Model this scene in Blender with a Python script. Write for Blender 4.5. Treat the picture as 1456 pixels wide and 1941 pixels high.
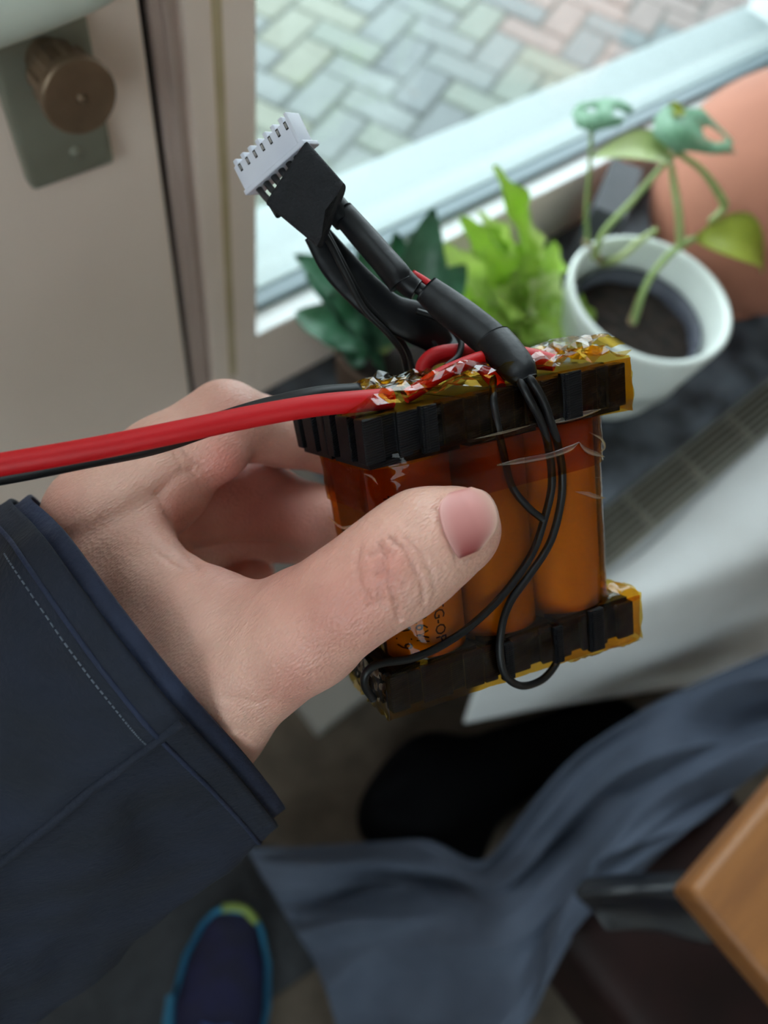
import bpy, bmesh, math, random
import numpy as np
from mathutils import Vector, Matrix, noise as mnoise

for o in list(bpy.data.objects):
    bpy.data.objects.remove(o)
random.seed(7)
rng = np.random.default_rng(7)
scene = bpy.context.scene
COL = scene.collection

# ------------------------------------------------------------------ camera
F, CX, CY = 1400.0, 728.0, 970.5          # focal length and centre in pixels of the 1456x1941 frame
CAMZ = 0.90                               # camera height above the floor (m)
_d = np.array([-241, 730, F]); _d /= np.linalg.norm(_d)           # straight down, camera axes (x right, y down, z forward)
_w = np.array([2572, -1690, F]); _w -= _d * (_w @ _d); _w /= np.linalg.norm(_w)   # along the window wall
_Z = -_d; _Y = np.cross(_Z, _w)
R = np.stack([_w, _Y, _Z])                # world = R @ camera
CAM = np.array([0, 0, CAMZ])
cd = bpy.data.cameras.new('camera'); cam = bpy.data.objects.new('camera', cd); COL.objects.link(cam)
cd.sensor_fit = 'VERTICAL'; cd.sensor_height = 36; cd.sensor_width = 27
cd.lens = 36 * F / 1941.0
cd.clip_start = 0.01
Mb = R @ np.diag([1, -1, -1])
cam.matrix_world = Matrix(((*Mb[0], 0), (*Mb[1], 0), (*Mb[2], CAMZ), (0, 0, 0, 1)))
cd.dof.use_dof = True; cd.dof.focus_distance = 0.158; cd.dof.aperture_fstop = 9.5
scene.camera = cam

# ------------------------------------------------------------------ sky, light, exposure
world = bpy.data.worlds.new('overcast_sky'); scene.world = world; world.use_nodes = True
bg = world.node_tree.nodes['Background']
bg.inputs['Color'].default_value = (0.85, 0.93, 1.0, 1); bg.inputs['Strength'].default_value = 3.2
scene.view_settings.view_transform = 'Standard'
scene.view_settings.look = 'None'
scene.view_settings.exposure = 0.88
scene.view_settings.gamma = 1.0
scene.view_settings.use_curve_mapping = False

# ------------------------------------------------------------------ helpers
def W(px, py, d):                         # pixel + depth in mm -> world (m)
    return R @ np.array([(px - CX) / F * d, (py - CY) / F * d, d]) / 1000 + CAM
def C(px, py, d):                         # pixel + depth -> camera space in mm
    return np.array([(px - CX) / F * d, (py - CY) / F * d, d], float)
def c2w(P):                               # camera space mm -> world m
    return np.asarray(P, float) @ R.T / 1000 + CAM
def ray(px, py): return R @ np.array([(px - CX) / F, (py - CY) / F, 1.0])
def Wz(px, py, z): r = ray(px, py); return r * ((z - CAMZ) / r[2]) + CAM
def Wy(px, py, y): r = ray(px, py); return r * (y / r[1]) + CAM

ORG = {}
def tag(o, label=None, cat=None, group=None, kind=None):
    if label: o['label'] = label
    if cat: o['category'] = cat
    if group: o['group'] = group
    if kind: o['kind'] = kind
    return o
def empty(name, loc, label=None, cat=None, group=None, kind=None):
    o = bpy.data.objects.new(name, None); COL.objects.link(o); o.empty_display_size = 0.02
    o.location = [float(v) for v in loc]; ORG[o] = np.array(loc, float)
    return tag(o, label, cat, group, kind)
def meshobj(name, V, Fc, mat, parent=None, smooth=True, loc=None):
    V = np.asarray(V, float)
    me = bpy.data.meshes.new(name)
    if parent is not None: org = ORG[parent]
    else: org = np.array(loc if loc is not None else [V[:, 0].mean(), V[:, 1].mean(), V[:, 2].min()], float)
    me.from_pydata((V - org).tolist(), [], [tuple(int(i) for i in f) for f in Fc])
    me.update()
    if smooth: me.polygons.foreach_set('use_smooth', [True] * len(me.polygons))
    if mat: me.materials.append(mat)
    o = bpy.data.objects.new(name, me); COL.objects.link(o)
    if parent is not None: o.parent = parent
    else: o.location = [float(v) for v in org]
    ORG[o] = org
    return o
def mod(o, t, **k):
    m = o.modifiers.new(t, t)
    for a, b in k.items(): setattr(m, a, b)
    return m
def join(*parts):                         # [(V,F),...] -> one V,F
    V = []; Fc = []; n = 0
    for v, f in parts:
        V.append(np.asarray(v, float)); Fc += [tuple(i + n for i in q) for q in f]; n += len(v)
    return np.concatenate(V), Fc
def box(x0, x1, y0, y1, z0, z1, fn=None):
    V = np.array([(x, y, z) for z in (z0, z1) for y in (y0, y1) for x in (x0, x1)], float)
    if fn is not None: V = fn(V)
    return V, [(0, 2, 3, 1), (4, 5, 7, 6), (0, 1, 5, 4), (2, 6, 7, 3), (0, 4, 6, 2), (1, 3, 7, 5)]
def bevbox(x0, x1, y0, y1, z0, z1, b, fn=None, seg=2):
    bm = bmesh.new(); V, Fc = box(x0, x1, y0, y1, z0, z1)
    vs = [bm.verts.new(v) for v in V]
    for f in Fc: bm.faces.new([vs[i] for i in f])
    bmesh.ops.bevel(bm, geom=bm.edges[:], offset=b, segments=seg, affect='EDGES', profile=0.6)
    bm.verts.index_update()
    V = np.array([v.co[:] for v in bm.verts]); Fc = [tuple(v.index for v in f.verts) for f in bm.faces]
    bm.free()
    if fn is not None: V = fn(V)
    return V, Fc
def grid_faces(nu, nv, wrapu=False, wrapv=False):
    Fc = []
    for i in range(nu if wrapu else nu - 1):
        for j in range(nv if wrapv else nv - 1):
            a = i * nv + j; b = ((i + 1) % nu) * nv + j
            c = ((i + 1) % nu) * nv + (j + 1) % nv; d = i * nv + (j + 1) % nv
            Fc.append((a, b, c, d))
    return Fc
def cr(P, n):                             # Catmull-Rom through points P -> n samples
    P = np.asarray(P, float); k = len(P)
    t = np.linspace(0, k - 1 - 1e-9, n); i = t.astype(int); f = (t - i)[:, None]
    Q = np.concatenate([[2 * P[0] - P[1]], P, [2 * P[-1] - P[-2]]])
    a, b, c, d = Q[i], Q[i + 1], Q[i + 2], Q[i + 3]
    return 0.5 * (2 * b + (c - a) * f + (2 * a - 5 * b + 4 * c - d) * f ** 2 + (3 * b - a - 3 * c + d) * f ** 3)
def tube(P, r, n=40, k=12, flat=None, cap=True):
    """tube along control points P; r scalar or list; flat=(axis vector, ratio) squashes the section"""
    P = cr(P, n); rr = cr(np.asarray(r, float).reshape(-1, 1), n)[:, 0] if np.ndim(r) else np.full(n, float(r))
    T = np.gradient(P, axis=0); T /= np.linalg.norm(T, axis=1)[:, None]
    nrm = np.cross(T[0], [0.3, 0.2, 0.9]); nrm /= np.linalg.norm(nrm)
    V = []
    for i in range(n):
        nrm = nrm - T[i] * (nrm @ T[i]); nrm /= np.linalg.norm(nrm)
        if flat is not None:
            fa = np.asarray(flat[0], float); fa = fa - T[i] * (fa @ T[i]); fa /= np.linalg.norm(fa); u = fa; s = flat[1]
        else: u = nrm; s = 1.0
        v = np.cross(T[i], u)
        for j in range(k):
            a = 2 * math.pi * j / k
            V.append(P[i] + rr[i] * (s * math.cos(a) * u + math.sin(a) * v))
    V = np.array(V); Fc = grid_faces(n, k, wrapv=True)
    if cap:
        Fc = Fc + [tuple(range(k))[::-1], tuple((n - 1) * k + j for j in range(k))]
    return V, Fc
def lathe(prof, cx, cy, n=48):
    V = []; Fc = []
    for (r, z) in prof:
        for j in range(n):
            a = 2 * math.pi * j / n; V.append((cx + r * math.cos(a), cy + r * math.sin(a), z))
    Fc = grid_faces(len(prof), n, wrapv=True)
    Fc = [f[::-1] for f in Fc]
    return np.array(V), Fc
def sheet(ctrl, nu, nv):                  # ctrl[i][j] world points -> smooth grid
    A = np.array(ctrl, float); a, b, _ = A.shape
    B = np.stack([cr(A[i], nv) for i in range(a)])
    B = np.stack([cr(B[:, j], nu) for j in range(nv)], axis=1)
    return B.reshape(-1, 3), grid_faces(nu, nv)
def vnoise(P, s, seed=0.0):
    return np.array([mnoise.noise(Vector((p[0] * s + seed, p[1] * s - seed, p[2] * s + 2 * seed))) for p in P])

# ------------------------------------------------------------------ materials
def lin(c): return tuple((v / 255 / 12.92) if v / 255 <= 0.04045 else ((v / 255 + 0.055) / 1.055) ** 2.4 for v in c) + (1,)
def mat(name, col, rough=0.6, col2=None, scale=40.0, bump=0.0, bscale=None, metal=0.0, spec=0.5, coat=0.0, detail=4, stretch=None, sss=0.0):
    m = bpy.data.materials.new(name); m.use_nodes = True
    nt = m.node_tree; b = nt.nodes['Principled BSDF']
    b.inputs['Base Color'].default_value = lin(col); b.inputs['Roughness'].default_value = rough
    b.inputs['Metallic'].default_value = metal; b.inputs['Specular IOR Level'].default_value = spec
    b.inputs['Coat Weight'].default_value = coat
    if sss:
        b.inputs['Subsurface Weight'].default_value = sss; b.inputs['Subsurface Radius'].default_value = (1, .35, .2); b.inputs['Subsurface Scale'].default_value = 0.003
    tc = nt.nodes.new('ShaderNodeTexCoord'); mp = nt.nodes.new('ShaderNodeMapping')
    nt.links.new(tc.outputs['Object'], mp.inputs['Vector'])
    if stretch: mp.inputs['Scale'].default_value = stretch
    if col2:
        n = nt.nodes.new('ShaderNodeTexNoise'); n.inputs['Scale'].default_value = scale; n.inputs['Detail'].default_value = detail
        nt.links.new(mp.outputs['Vector'], n.inputs['Vector'])
        r = nt.nodes.new('ShaderNodeValToRGB'); r.color_ramp.elements[0].position = 0.35; r.color_ramp.elements[1].position = 0.65
        r.color_ramp.elements[0].color = lin(col); r.color_ramp.elements[1].color = lin(col2)
        nt.links.new(n.outputs['Fac'], r.inputs['Fac']); nt.links.new(r.outputs['Color'], b.inputs['Base Color'])
    if bump:
        n2 = nt.nodes.new('ShaderNodeTexNoise'); n2.inputs['Scale'].default_value = bscale or scale * 4; n2.inputs['Detail'].default_value = 6
        nt.links.new(mp.outputs['Vector'], n2.inputs['Vector'])
        bp = nt.nodes.new('ShaderNodeBump'); bp.inputs['Strength'].default_value = bump; bp.inputs['Distance'].default_value = 0.002
        nt.links.new(n2.outputs['Fac'], bp.inputs['Height']); nt.links.new(bp.outputs['Normal'], b.inputs['Normal'])
    return m
def film(name, tint, gloss_rough=0.05, ior=1.5, bump=0.0, bscale=300):
    m = bpy.data.materials.new(name); m.use_nodes = True; nt = m.node_tree
    for n in list(nt.nodes): nt.nodes.remove(n)
    out = nt.nodes.new('ShaderNodeOutputMaterial'); mx = nt.nodes.new('ShaderNodeMixShader')
    tr = nt.nodes.new('ShaderNodeBsdfTransparent'); tr.inputs['Color'].default_value = tint
    gl = nt.nodes.new('ShaderNodeBsdfGlossy'); gl.inputs['Roughness'].default_value = gloss_rough
    lw = nt.nodes.new('ShaderNodeLayerWeight'); lw.inputs['Blend'].default_value = .5
    pw = nt.nodes.new('ShaderNodeMath'); pw.operation = 'POWER'; pw.inputs[1].default_value = 4.0
    fr = nt.nodes.new('ShaderNodeMath'); fr.operation = 'MULTIPLY_ADD'; fr.inputs[1].default_value = .85; fr.inputs[2].default_value = ((ior - 1) / (ior + 1)) ** 2
    nt.links.new(lw.outputs['Facing'], pw.inputs[0]); nt.links.new(pw.outputs[0], fr.inputs[0])
    nt.links.new(fr.outputs[0], mx.inputs['Fac']); nt.links.new(tr.outputs[0], mx.inputs[1]); nt.links.new(gl.outputs[0], mx.inputs[2])
    nt.links.new(mx.outputs[0], out.inputs['Surface'])
    if bump:
        tc = nt.nodes.new('ShaderNodeTexCoord'); n2 = nt.nodes.new('ShaderNodeTexNoise'); n2.inputs['Scale'].default_value = bscale; n2.inputs['Detail'].default_value = 3
        nt.links.new(tc.outputs['Object'], n2.inputs['Vector']); bp = nt.nodes.new('ShaderNodeBump'); bp.inputs['Strength'].default_value = bump; bp.inputs['Distance'].default_value = 0.001
        nt.links.new(n2.outputs['Fac'], bp.inputs['Height']); nt.links.new(bp.outputs['Normal'], gl.inputs['Normal']); nt.links.new(bp.outputs['Normal'], lw.inputs['Normal'])
    return m
def leafmat(name, col, col2, scale=60, rough=0.4, trans=0.3, vein=None):
    m = mat(name, col, rough, col2, scale)
    nt = m.node_tree; b = nt.nodes['Principled BSDF']; out = nt.nodes['Material Output']
    t = nt.nodes.new('ShaderNodeBsdfTranslucent'); mx = nt.nodes.new('ShaderNodeMixShader'); mx.inputs['Fac'].default_value = trans
    src = b.inputs['Base Color'].links[0].from_socket
    nt.links.new(src, t.inputs['Color']); nt.links.new(b.outputs[0], mx.inputs[1]); nt.links.new(t.outputs[0], mx.inputs[2]); nt.links.new(mx.outputs[0], out.inputs['Surface'])
    return m

M = {}
M['paint'] = mat('painted_wood', (246, 226, 212), 0.5, (240, 219, 205), 6, 0.05, 60)
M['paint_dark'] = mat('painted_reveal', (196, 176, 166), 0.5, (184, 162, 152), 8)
M['frame_white'] = mat('window_white', (226, 230, 230), 0.4)
M['plinth'] = mat('grey_plinth', (150, 145, 138), 0.7)
M['outer'] = mat('grey_outer_sill', (146, 156, 155), 0.6)  # one even grey for the sill outside the pane
M['bead'] = mat('glazing_bead', (112, 128, 134), 0.4)
M['gap'] = mat('dark_gap', (26, 20, 16), 0.8)
M['caulk'] = mat('old_caulk', (204, 184, 148), 0.7, (186, 166, 128), 30)
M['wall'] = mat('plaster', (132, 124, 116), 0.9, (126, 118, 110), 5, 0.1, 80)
M['ceil'] = mat('ceiling_paint', (160, 157, 152), 0.9)
M['floor'] = mat('carpet', (104, 92, 80), 0.95, (84, 74, 64), 25, 0.4, 300)
M['mat'] = mat('door_mat', (58, 60, 64), 0.9, (48, 50, 54), 60, 0.4, 500)
M['slate'] = mat('slate_sill', (30, 33, 38), 0.45, (84, 90, 98), 26, 0.1, 90, detail=8)
M['glass'] = film('window_glass', (0.93, 0.97, 0.96, 1), 0.0, 1.45)
M['steel'] = mat('brushed_plate', (150, 150, 134), 0.5, (140, 138, 122), 30, metal=0.35)
M['bronze'] = mat('bronze_knob', (140, 118, 96), 0.42, (124, 104, 84), 60, metal=0.6)
M['ceramic'] = mat('white_enamel', (212, 220, 208), 0.3)
M['rad'] = mat('radiator_white', (214, 216, 216), 0.4)
M['grille'] = mat('grille_metal', (176, 172, 158), 0.5)
M['dark'] = mat('dark_void', (12, 12, 12), 0.9)

# ------------------------------------------------------------------ the setting
YI = 0.30                                  # inner face of the window wall
def sbox(name, args, m, label=None, cat='wall', parent=None, bev=0):
    V, Fc = bevbox(*args, bev) if bev else box(*args)
    o = meshobj(name, V, Fc, m, parent, smooth=False)
    if parent is None: tag(o, label, cat, kind='structure')
    return o
XL, XR, YB, ZC = -1.8, 2.8, -3.2, 2.6
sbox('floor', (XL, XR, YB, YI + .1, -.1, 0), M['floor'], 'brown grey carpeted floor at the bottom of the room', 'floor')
sbox('ceiling', (XL, XR, YB, YI + .1, ZC, ZC + .1), M['ceil'], 'plain white ceiling above the room', 'ceiling')
wl = empty('wall_left', (XL, -1, 0), 'grey beige wall to the left of the door with an added fill window', 'wall', kind='structure')
sbox('wall_panel', (XL - .1, XL, YB, -2.7, 0, ZC), M['wall'], parent=wl)
sbox('wall_panel', (XL - .1, XL, -.4, YI, 0, ZC), M['wall'], parent=wl)
sbox('wall_panel', (XL - .1, XL, -2.7, -.4, 0, 1.08), M['wall'], parent=wl)
sbox('wall_panel', (XL - .1, XL, -2.7, -.4, 2.45, ZC), M['wall'], parent=wl)
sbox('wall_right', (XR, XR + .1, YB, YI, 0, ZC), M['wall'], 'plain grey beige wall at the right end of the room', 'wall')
M['wall_cream'] = mat('cream_plaster', (214, 206, 194), 0.9, (208, 200, 188), 5)  # unseen wall, paler than the others to bounce light onto the door
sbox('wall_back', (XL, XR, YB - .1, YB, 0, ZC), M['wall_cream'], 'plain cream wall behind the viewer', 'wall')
WX1 = 1.02; WT = 2.35
wf = empty('wall_front', (0, YI, 0), 'grey beige wall around the window and the door', 'wall', kind='structure')
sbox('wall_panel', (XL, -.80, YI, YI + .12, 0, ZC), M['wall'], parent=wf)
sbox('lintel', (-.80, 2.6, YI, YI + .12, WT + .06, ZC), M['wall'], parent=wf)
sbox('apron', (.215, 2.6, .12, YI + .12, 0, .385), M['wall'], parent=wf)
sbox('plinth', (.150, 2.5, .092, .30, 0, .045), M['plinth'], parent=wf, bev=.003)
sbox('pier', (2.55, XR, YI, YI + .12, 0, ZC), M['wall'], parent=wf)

win = empty('window_1', (.6, YI, .4), 'large window with pale painted frame above the slate sill', 'window', kind='structure')
# left post, bottom rail with a stepped section, right post
sbox('post', (.1885, .2095, YI, YI + .10, .40, WT), M['paint'], parent=win, bev=.002)
sbox('caulk_line', (.1852, .1902, YI - .0004, YI + .05, .44, WT), M['caulk'], parent=win)
sbox('rail', (.2095, WX1, YI, .3185, .385, .469), M['paint'], parent=win, bev=.0015)
sbox('rail_ledge', (.2095, WX1, YI + .001, .3185, .4685, .4705), M['frame_white'], parent=win)
sbox('glazing_bead', (.2095, WX1, .3185, .330, .40, .477), M['bead'], parent=win, bev=.001)
sbox('outer_sill', (.2095, WX1, .334, .405,   .38, .475), M['outer'], parent=win, bev=.002)
sbox('post', (WX1, WX1 + .09, YI, YI + .12, .385, WT), M['bead'], parent=win, bev=.004)
sbox('post', (WX1 - .05, WX1, .325, YI + .10, .46, WT), M['frame_white'], parent=win, bev=.004)
sbox('head', (.1885, WX1 + .09, YI, YI + .12, WT, WT + .06), M['paint'], parent=win, bev=.002)
pane = sbox('pane', (.2095, WX1 - .02, .3305, .3335, .47, WT), M['glass'], parent=win)
sill = meshobj('sill', *bevbox(.212, 2.55, .055, YI, .372, .40, .004), M['slate'], win); tag(sill, 'dark slate window sill')
win_fill_left = empty('window_fill_left', (XL, -1.5, 1.08), 'unseen window added in the left wall as fill light', 'window', kind='structure')  # unseen window, added as fill light for the door
sbox('frame', (XL - .07, XL - .03, -2.7, -2.64, 1.08, 2.45), M['paint'], parent=win_fill_left)
sbox('frame', (XL - .07, XL - .03, -.46, -.4, 1.08, 2.45), M['paint'], parent=win_fill_left)
sbox('mullion', (XL - .07, XL - .03, -1.58, -1.52, 1.08, 2.45), M['paint'], parent=win_fill_left)
sbox('pane', (XL - .052, XL - .048, -2.64, -.46, 1.08, 2.45), M['glass'], parent=win_fill_left)
win_fill_right = empty('window_fill_right', (1.8, YI, .4), 'unseen second window added beyond the right post for light', 'window', kind='structure')  # unseen window, added to bring in more daylight
sbox('rail', (WX1 + .09, 2.55, YI, YI + .1, .385, .469), M['paint'], parent=win_fill_right)
sbox('pane', (WX1 + .09, 2.55, .3305, .3335, .469, WT), M['glass'], parent=win_fill_right)
sbox('head', (WX1 + .09, 2.60, YI, YI + .12, WT, WT + .06), M['paint'], parent=win_fill_right)

# door jamb between door and window
jam = empty('trim_1', (.17, YI, 0), 'pale painted door jamb with a brownish rebate beside the window', 'door frame', kind='structure')
sbox('jamb', (.171, .1855, YI, YI + .10, 0, WT), M['paint'], parent=jam, bev=.0015)
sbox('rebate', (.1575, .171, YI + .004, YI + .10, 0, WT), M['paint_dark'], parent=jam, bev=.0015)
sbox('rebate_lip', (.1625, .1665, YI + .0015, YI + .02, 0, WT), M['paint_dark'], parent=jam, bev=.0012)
sbox('gap_strip', (.1525, .1578, YI + .008, YI + .09, 0, WT), M['gap'], parent=jam)  # dark strip filling the gap between door and jamb
sbox('head', (-.80, .1885, YI, YI + .1, WT, WT + .06), M['paint'], parent=jam)
jb = sbox('post', (-.83, -.765, YI, YI + .1, 0, WT), M['paint'], parent=jam)

door = empty('door_1', (-.3, YI, 0), 'pale beige painted door with a metal lock plate at left', 'door', kind='structure')
def dpart(name, args, m, bev=0, sm=False):
    V, Fc = bevbox(*args, bev) if bev else box(*args)
    return meshobj(name, V, Fc, m, door, smooth=sm)
dpart('leaf', (-.765, .1525, YI + .003, YI + .045, .01, 1.15), M['paint'], .002)
dpart('stile', (-.765, -.66, YI + .003, YI + .045, 1.15, WT), M['paint'], .002)
dpart('stile', (.05, .1525, YI + .003, YI + .045, 1.15, WT), M['paint'], .002)
dpart('top_rail', (-.66, .05, YI + .003, YI + .045, WT - .1, WT), M['paint'], .002)
dpart('pane', (-.66, .05, YI + .020, YI + .024, 1.15, WT - .1), M['glass'])
# lock plate
PX = .1055; PZ0 = .6495
pl = dpart('lock_plate', (PX - .0205, PX + .0205, YI - .0045, YI + .004, PZ0, PZ0 + .19), M['steel'], .0028, True)
V, Fc = lathe([(0, .0015), (.0022, .0014), (.0034, 0), (.0034, -.001)], 0, 0, 20)
def ydisk(V, x, y, z):                     # lathe axis z -> pointing to -Y (towards the room)
    return np.stack([V[:, 0] + x, y - V[:, 2], V[:, 1] + z], 1)
meshobj('plate_screw', ydisk(V, PX + .003, YI - .0045, PZ0 + .012), Fc, M['steel'], pl)
# turn knob: stem, ribbed body, flat disc face with a pin
kx, kz = Wy(150, 182, YI - .030)[0], Wy(150, 182, YI - .030)[2]
n = 64; prof = [(.0085, .0), (.0085, .010), (.0105, .0105), (.0128, .0125), (.0135, .016), (.0135, .0245), (.0148, .0255), (.0152, .027), (.0152, .0292), (.0146, .030), (0, .0302)]
V = []
for r_, h_ in prof:
    for j in range(n):
        a = 2 * math.pi * j / n
        rr = r_ * (1 - (.10 if (.0115 < h_ < .025 and (j // 4) % 2 == 0) else 0))
        V.append((rr * math.cos(a), rr * math.sin(a), h_))
kb = meshobj('turn_knob', ydisk(np.array(V), kx, YI - .0015, kz), [f[::-1] for f in grid_faces(len(prof), n, wrapv=True)], M['bronze'], door, False)
V, Fc = lathe([(.0021, 0), (.0021, .0008), (.0014, .0016), (0, .0018)], 0, 0, 16)
meshobj('knob_pin', ydisk(V, kx, YI - .0315, kz), Fc, M['bronze'], kb)
# white lever handle above the knob: rose and lever running to the left
hx, hz = PX - .004, Wy(0, 68, YI - .042)[2] + .0040
V1 = lathe([(.012, 0), (.012, .022), (.0, .022)], 0, 0, 32); V1 = (ydisk(V1[0], hx + .012, YI - .004, hz + .004), V1[1])
lv = tube([(hx + .030, YI - .027, hz + .004), (hx + .012, YI - .030, hz + .003), (hx - .03, YI - .032, hz), (hx - .09, YI - .032, hz - .002)], [.010, .0125, .0125, .011], 30, 24)
meshobj('lever_handle', *join(V1, lv), M['ceramic'], door)

# ------------------------------------------------------------------ pavement outside
PZ = -.45
M['pavebase'] = mat('paving_sand', (93, 98, 94), 0.95, (87, 92, 88), 12)
pv = meshobj('pavement', *box(-2, 9, .8, 6, PZ - .1, PZ - .012), M['pavebase'], None, False, loc=(2.4, 2.2, PZ))
tag(pv, 'brick paving outside seen through the window', 'pavement', kind='structure')
BM = [mat('paver_%s' % n, a, .9, b, 20) for n, a, b in (('grey', (106, 112, 110), (101, 107, 105)), ('green', (108, 115, 107), (103, 110, 102)), ('olive', (111, 115, 104), (106, 110, 99)),
      ('dark', (98, 104, 104), (94, 99, 99)), ('pink', (118, 107, 102), (112, 102, 98)))]
bl, bw = .23, .115
bV, bF = bevbox(-bl / 2 + .004, bl / 2 - .004, -bw / 2 + .004, bw / 2 - .004, -.03, 0, .008, seg=1)
bmeshes = []
for m in BM:
    me = bpy.data.meshes.new('brick'); me.from_pydata(bV.tolist(), [], bF); me.materials.append(m); me.update(); bmeshes.append(me)
def pix(p):
    c = R.T @ (np.asarray(p, float) - CAM)
    return (CX + F * c[0] / c[2], CY + F * c[1] / c[2]) if c[2] > 0.01 else (-9999, -9999)
th = math.radians(24); rest = []; nb = 0
for i in range(-40, 50):
    for j in range(-25, 25):
        # herringbone: pairs of bricks
        for q in (0, 1):
            a = (i * bw + j * 2 * bw * 0 + 0, 0)
            # lattice vectors (bw,bw) and (2bw,-2bw)
            ux = i * bw + j * 2 * bw; uy = i * bw - j * 2 * bw
            if q == 0: lx, ly, rr = ux + bl / 2, uy + bw / 2, 0.0
            else: lx, ly, rr = ux + bw / 2, uy + bw + bl / 2 - bw * 0, math.pi / 2
            if q == 1: lx, ly = ux + bw / 2, uy + bw + bw
            x = 1.9 + lx * math.cos(th) - ly * math.sin(th); y = 1.4 + lx * math.sin(th) + ly * math.cos(th)
            px_, py_ = pix((x, y, PZ))
            if 420 < px_ < 1520 and -60 < py_ < 560 and y > .85:
                nz = mnoise.noise(Vector((x * 1.4, y * 1.4, 3)))
                pk = x - 2.15 + .3 * (1.6 - y) + .3 * nz
                if pk > 0: k = 4 if random.random() < .8 else 3
                else: k = random.choice([0, 0, 0, 1, 3]) if nz > -.08 else random.choice([1, 2, 2, 0])
                b = bpy.data.objects.new('brick', bmeshes[k]); COL.objects.link(b); b.parent = pv
                b.location = (x - 2.4, y - 2.2, random.uniform(-.004, .003)); b.rotation_euler = (random.uniform(-.01, .01), random.uniform(-.01, .01), th + rr + random.uniform(-.015, .015)); nb += 1
print('bricks', nb)

# ------------------------------------------------------------------ radiator below the sill, white cloth over its front
rad = empty('radiator', (.9, .05, 0), 'white panel radiator with a slatted top grille under the slate sill', 'radiator')
RZ = .325
meshobj('front_panel', *bevbox(.34, 1.9, .004, .018, .06, RZ + .004, .006), M['rad'], rad)
meshobj('rear_panel', *bevbox(.34, 1.9, .100, .112, .06, RZ, .004), M['rad'], rad)
meshobj('end_cap', *bevbox(.336, .35, .004, .112, .06, RZ, .004), M['rad'], rad)
meshobj('end_cap', *bevbox(1.89, 1.904, .004, .112, .06, RZ, .004), M['rad'], rad)
gr = meshobj('grille', *join(box(.35, 1.89, .072, .082, RZ - .012, RZ + .002), box(.35, 1.89, .018, .022, RZ - .012, RZ)), M['grille'], rad, False)
for k in range(7):
    y = .0265 + k * .0067
    meshobj('slat', *box(.35, 1.89, y - .0016, y + .0016, RZ - .010, RZ - .001), M['grille'], gr, False)
for k in range(18):
    x = .38 + k * .085
    meshobj('crossbar', *box(x, x + .004, .022, .072, RZ - .012, RZ - .004), M['grille'], gr, False)
meshobj('inner_core', *box(.35, 1.89, .03, .095, .10, RZ - .05), M['dark'], rad, False)

# ------------------------------------------------------------------ plants on the sill
SZ = .4005
M['pot_white'] = mat('glazed_white_pot', (214, 220, 214), 0.35)
M['pot_inner'] = mat('nursery_pot', (70, 72, 84), 0.5)
M['soil'] = mat('potting_soil', (22, 15, 12), 0.95, (44, 31, 24), 120, 0.8, 220)
M['terracotta'] = mat('terracotta', (156, 100, 78), 0.8, (147, 93, 72), 18, 0.1, 120)
M['clay'] = mat('brown_clay_pot', (96, 76, 62), 0.8, (84, 66, 54), 20)
M['sage'] = mat('sage_pot', (150, 164, 140), 0.5)
M['stem'] = mat('green_stem', (126, 150, 84), 0.5, (150, 168, 104), 60)
M['stem_brown'] = mat('woody_stem', (158, 136, 104), 0.7, (120, 96, 66), 60)
M['leaf_dark'] = leafmat('leaf_dark', (50, 98, 66), (92, 142, 112), 45, .3)
M['leaf_mon'] = leafmat('leaf_monstera', (116, 162, 126), (140, 184, 152), 40, .35)
M['leaf_pale'] = leafmat('leaf_pale', (172, 188, 122), (190, 200, 146), 30, .4)
M['leaf_lime'] = leafmat('leaf_lime', (178, 212, 84), (196, 222, 116), 40, .35, .5)
M['leaf_lime_pale'] = leafmat('leaf_lime_pale', (204, 222, 140), (216, 230, 160), 40, .35, .5)
M['leaf_olive'] = leafmat('leaf_olive', (150, 160, 52), (164, 172, 70), 30, .4, .4)

def leaf(base, tip, up, width, bend=0.15, n=12, shape=None, thick=.0006, wave=0.0, fold=.25):
    """leaf blade from base to tip, real thickness; up = face normal hint"""
    base = np.asarray(base, float); tip = np.asarray(tip, float); ax = tip - base; L = np.linalg.norm(ax); ax /= L
    up = np.asarray(up, float); up = up - ax * (up @ ax); up /= np.linalg.norm(up); sd = np.cross(ax, up)
    m = 7; top = []
    for i in range(n + 1):
        t = i / n
        w = (shape(t) if shape else math.sin(math.pi * min(1, t * .97 + .015)) ** .8 * (1.15 - .5 * t)) * width / 2
        for j in range(m):
            s = (j / (m - 1) - .5) * 2
            h = bend * L * (math.sin(math.pi * t) * .6 - t * t * .5) + fold * w * abs(s) + wave * w * math.sin(t * 16 + s * 2) * abs(s)
            top.append(base + ax * L * t + sd * w * s + up * h)
    top = np.array(top); bot = top - up * thick
    Fc = grid_faces(n + 1, m); k = (n + 1) * m
    Fb = [tuple(i + k for i in f[::-1]) for f in Fc]
    rim = [i * m for i in range(n + 1)] + [n * m + j for j in range(1, m)] + [i * m + m - 1 for i in range(n - 1, -1, -1)] + [j for j in range(m - 2, 0, -1)]
    Fr = [(rim[i], rim[(i + 1) % len(rim)], rim[(i + 1) % len(rim)] + k, rim[i] + k) for i in range(len(rim))]
    return np.concatenate([top, bot]), Fc + Fb + Fr
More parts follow.
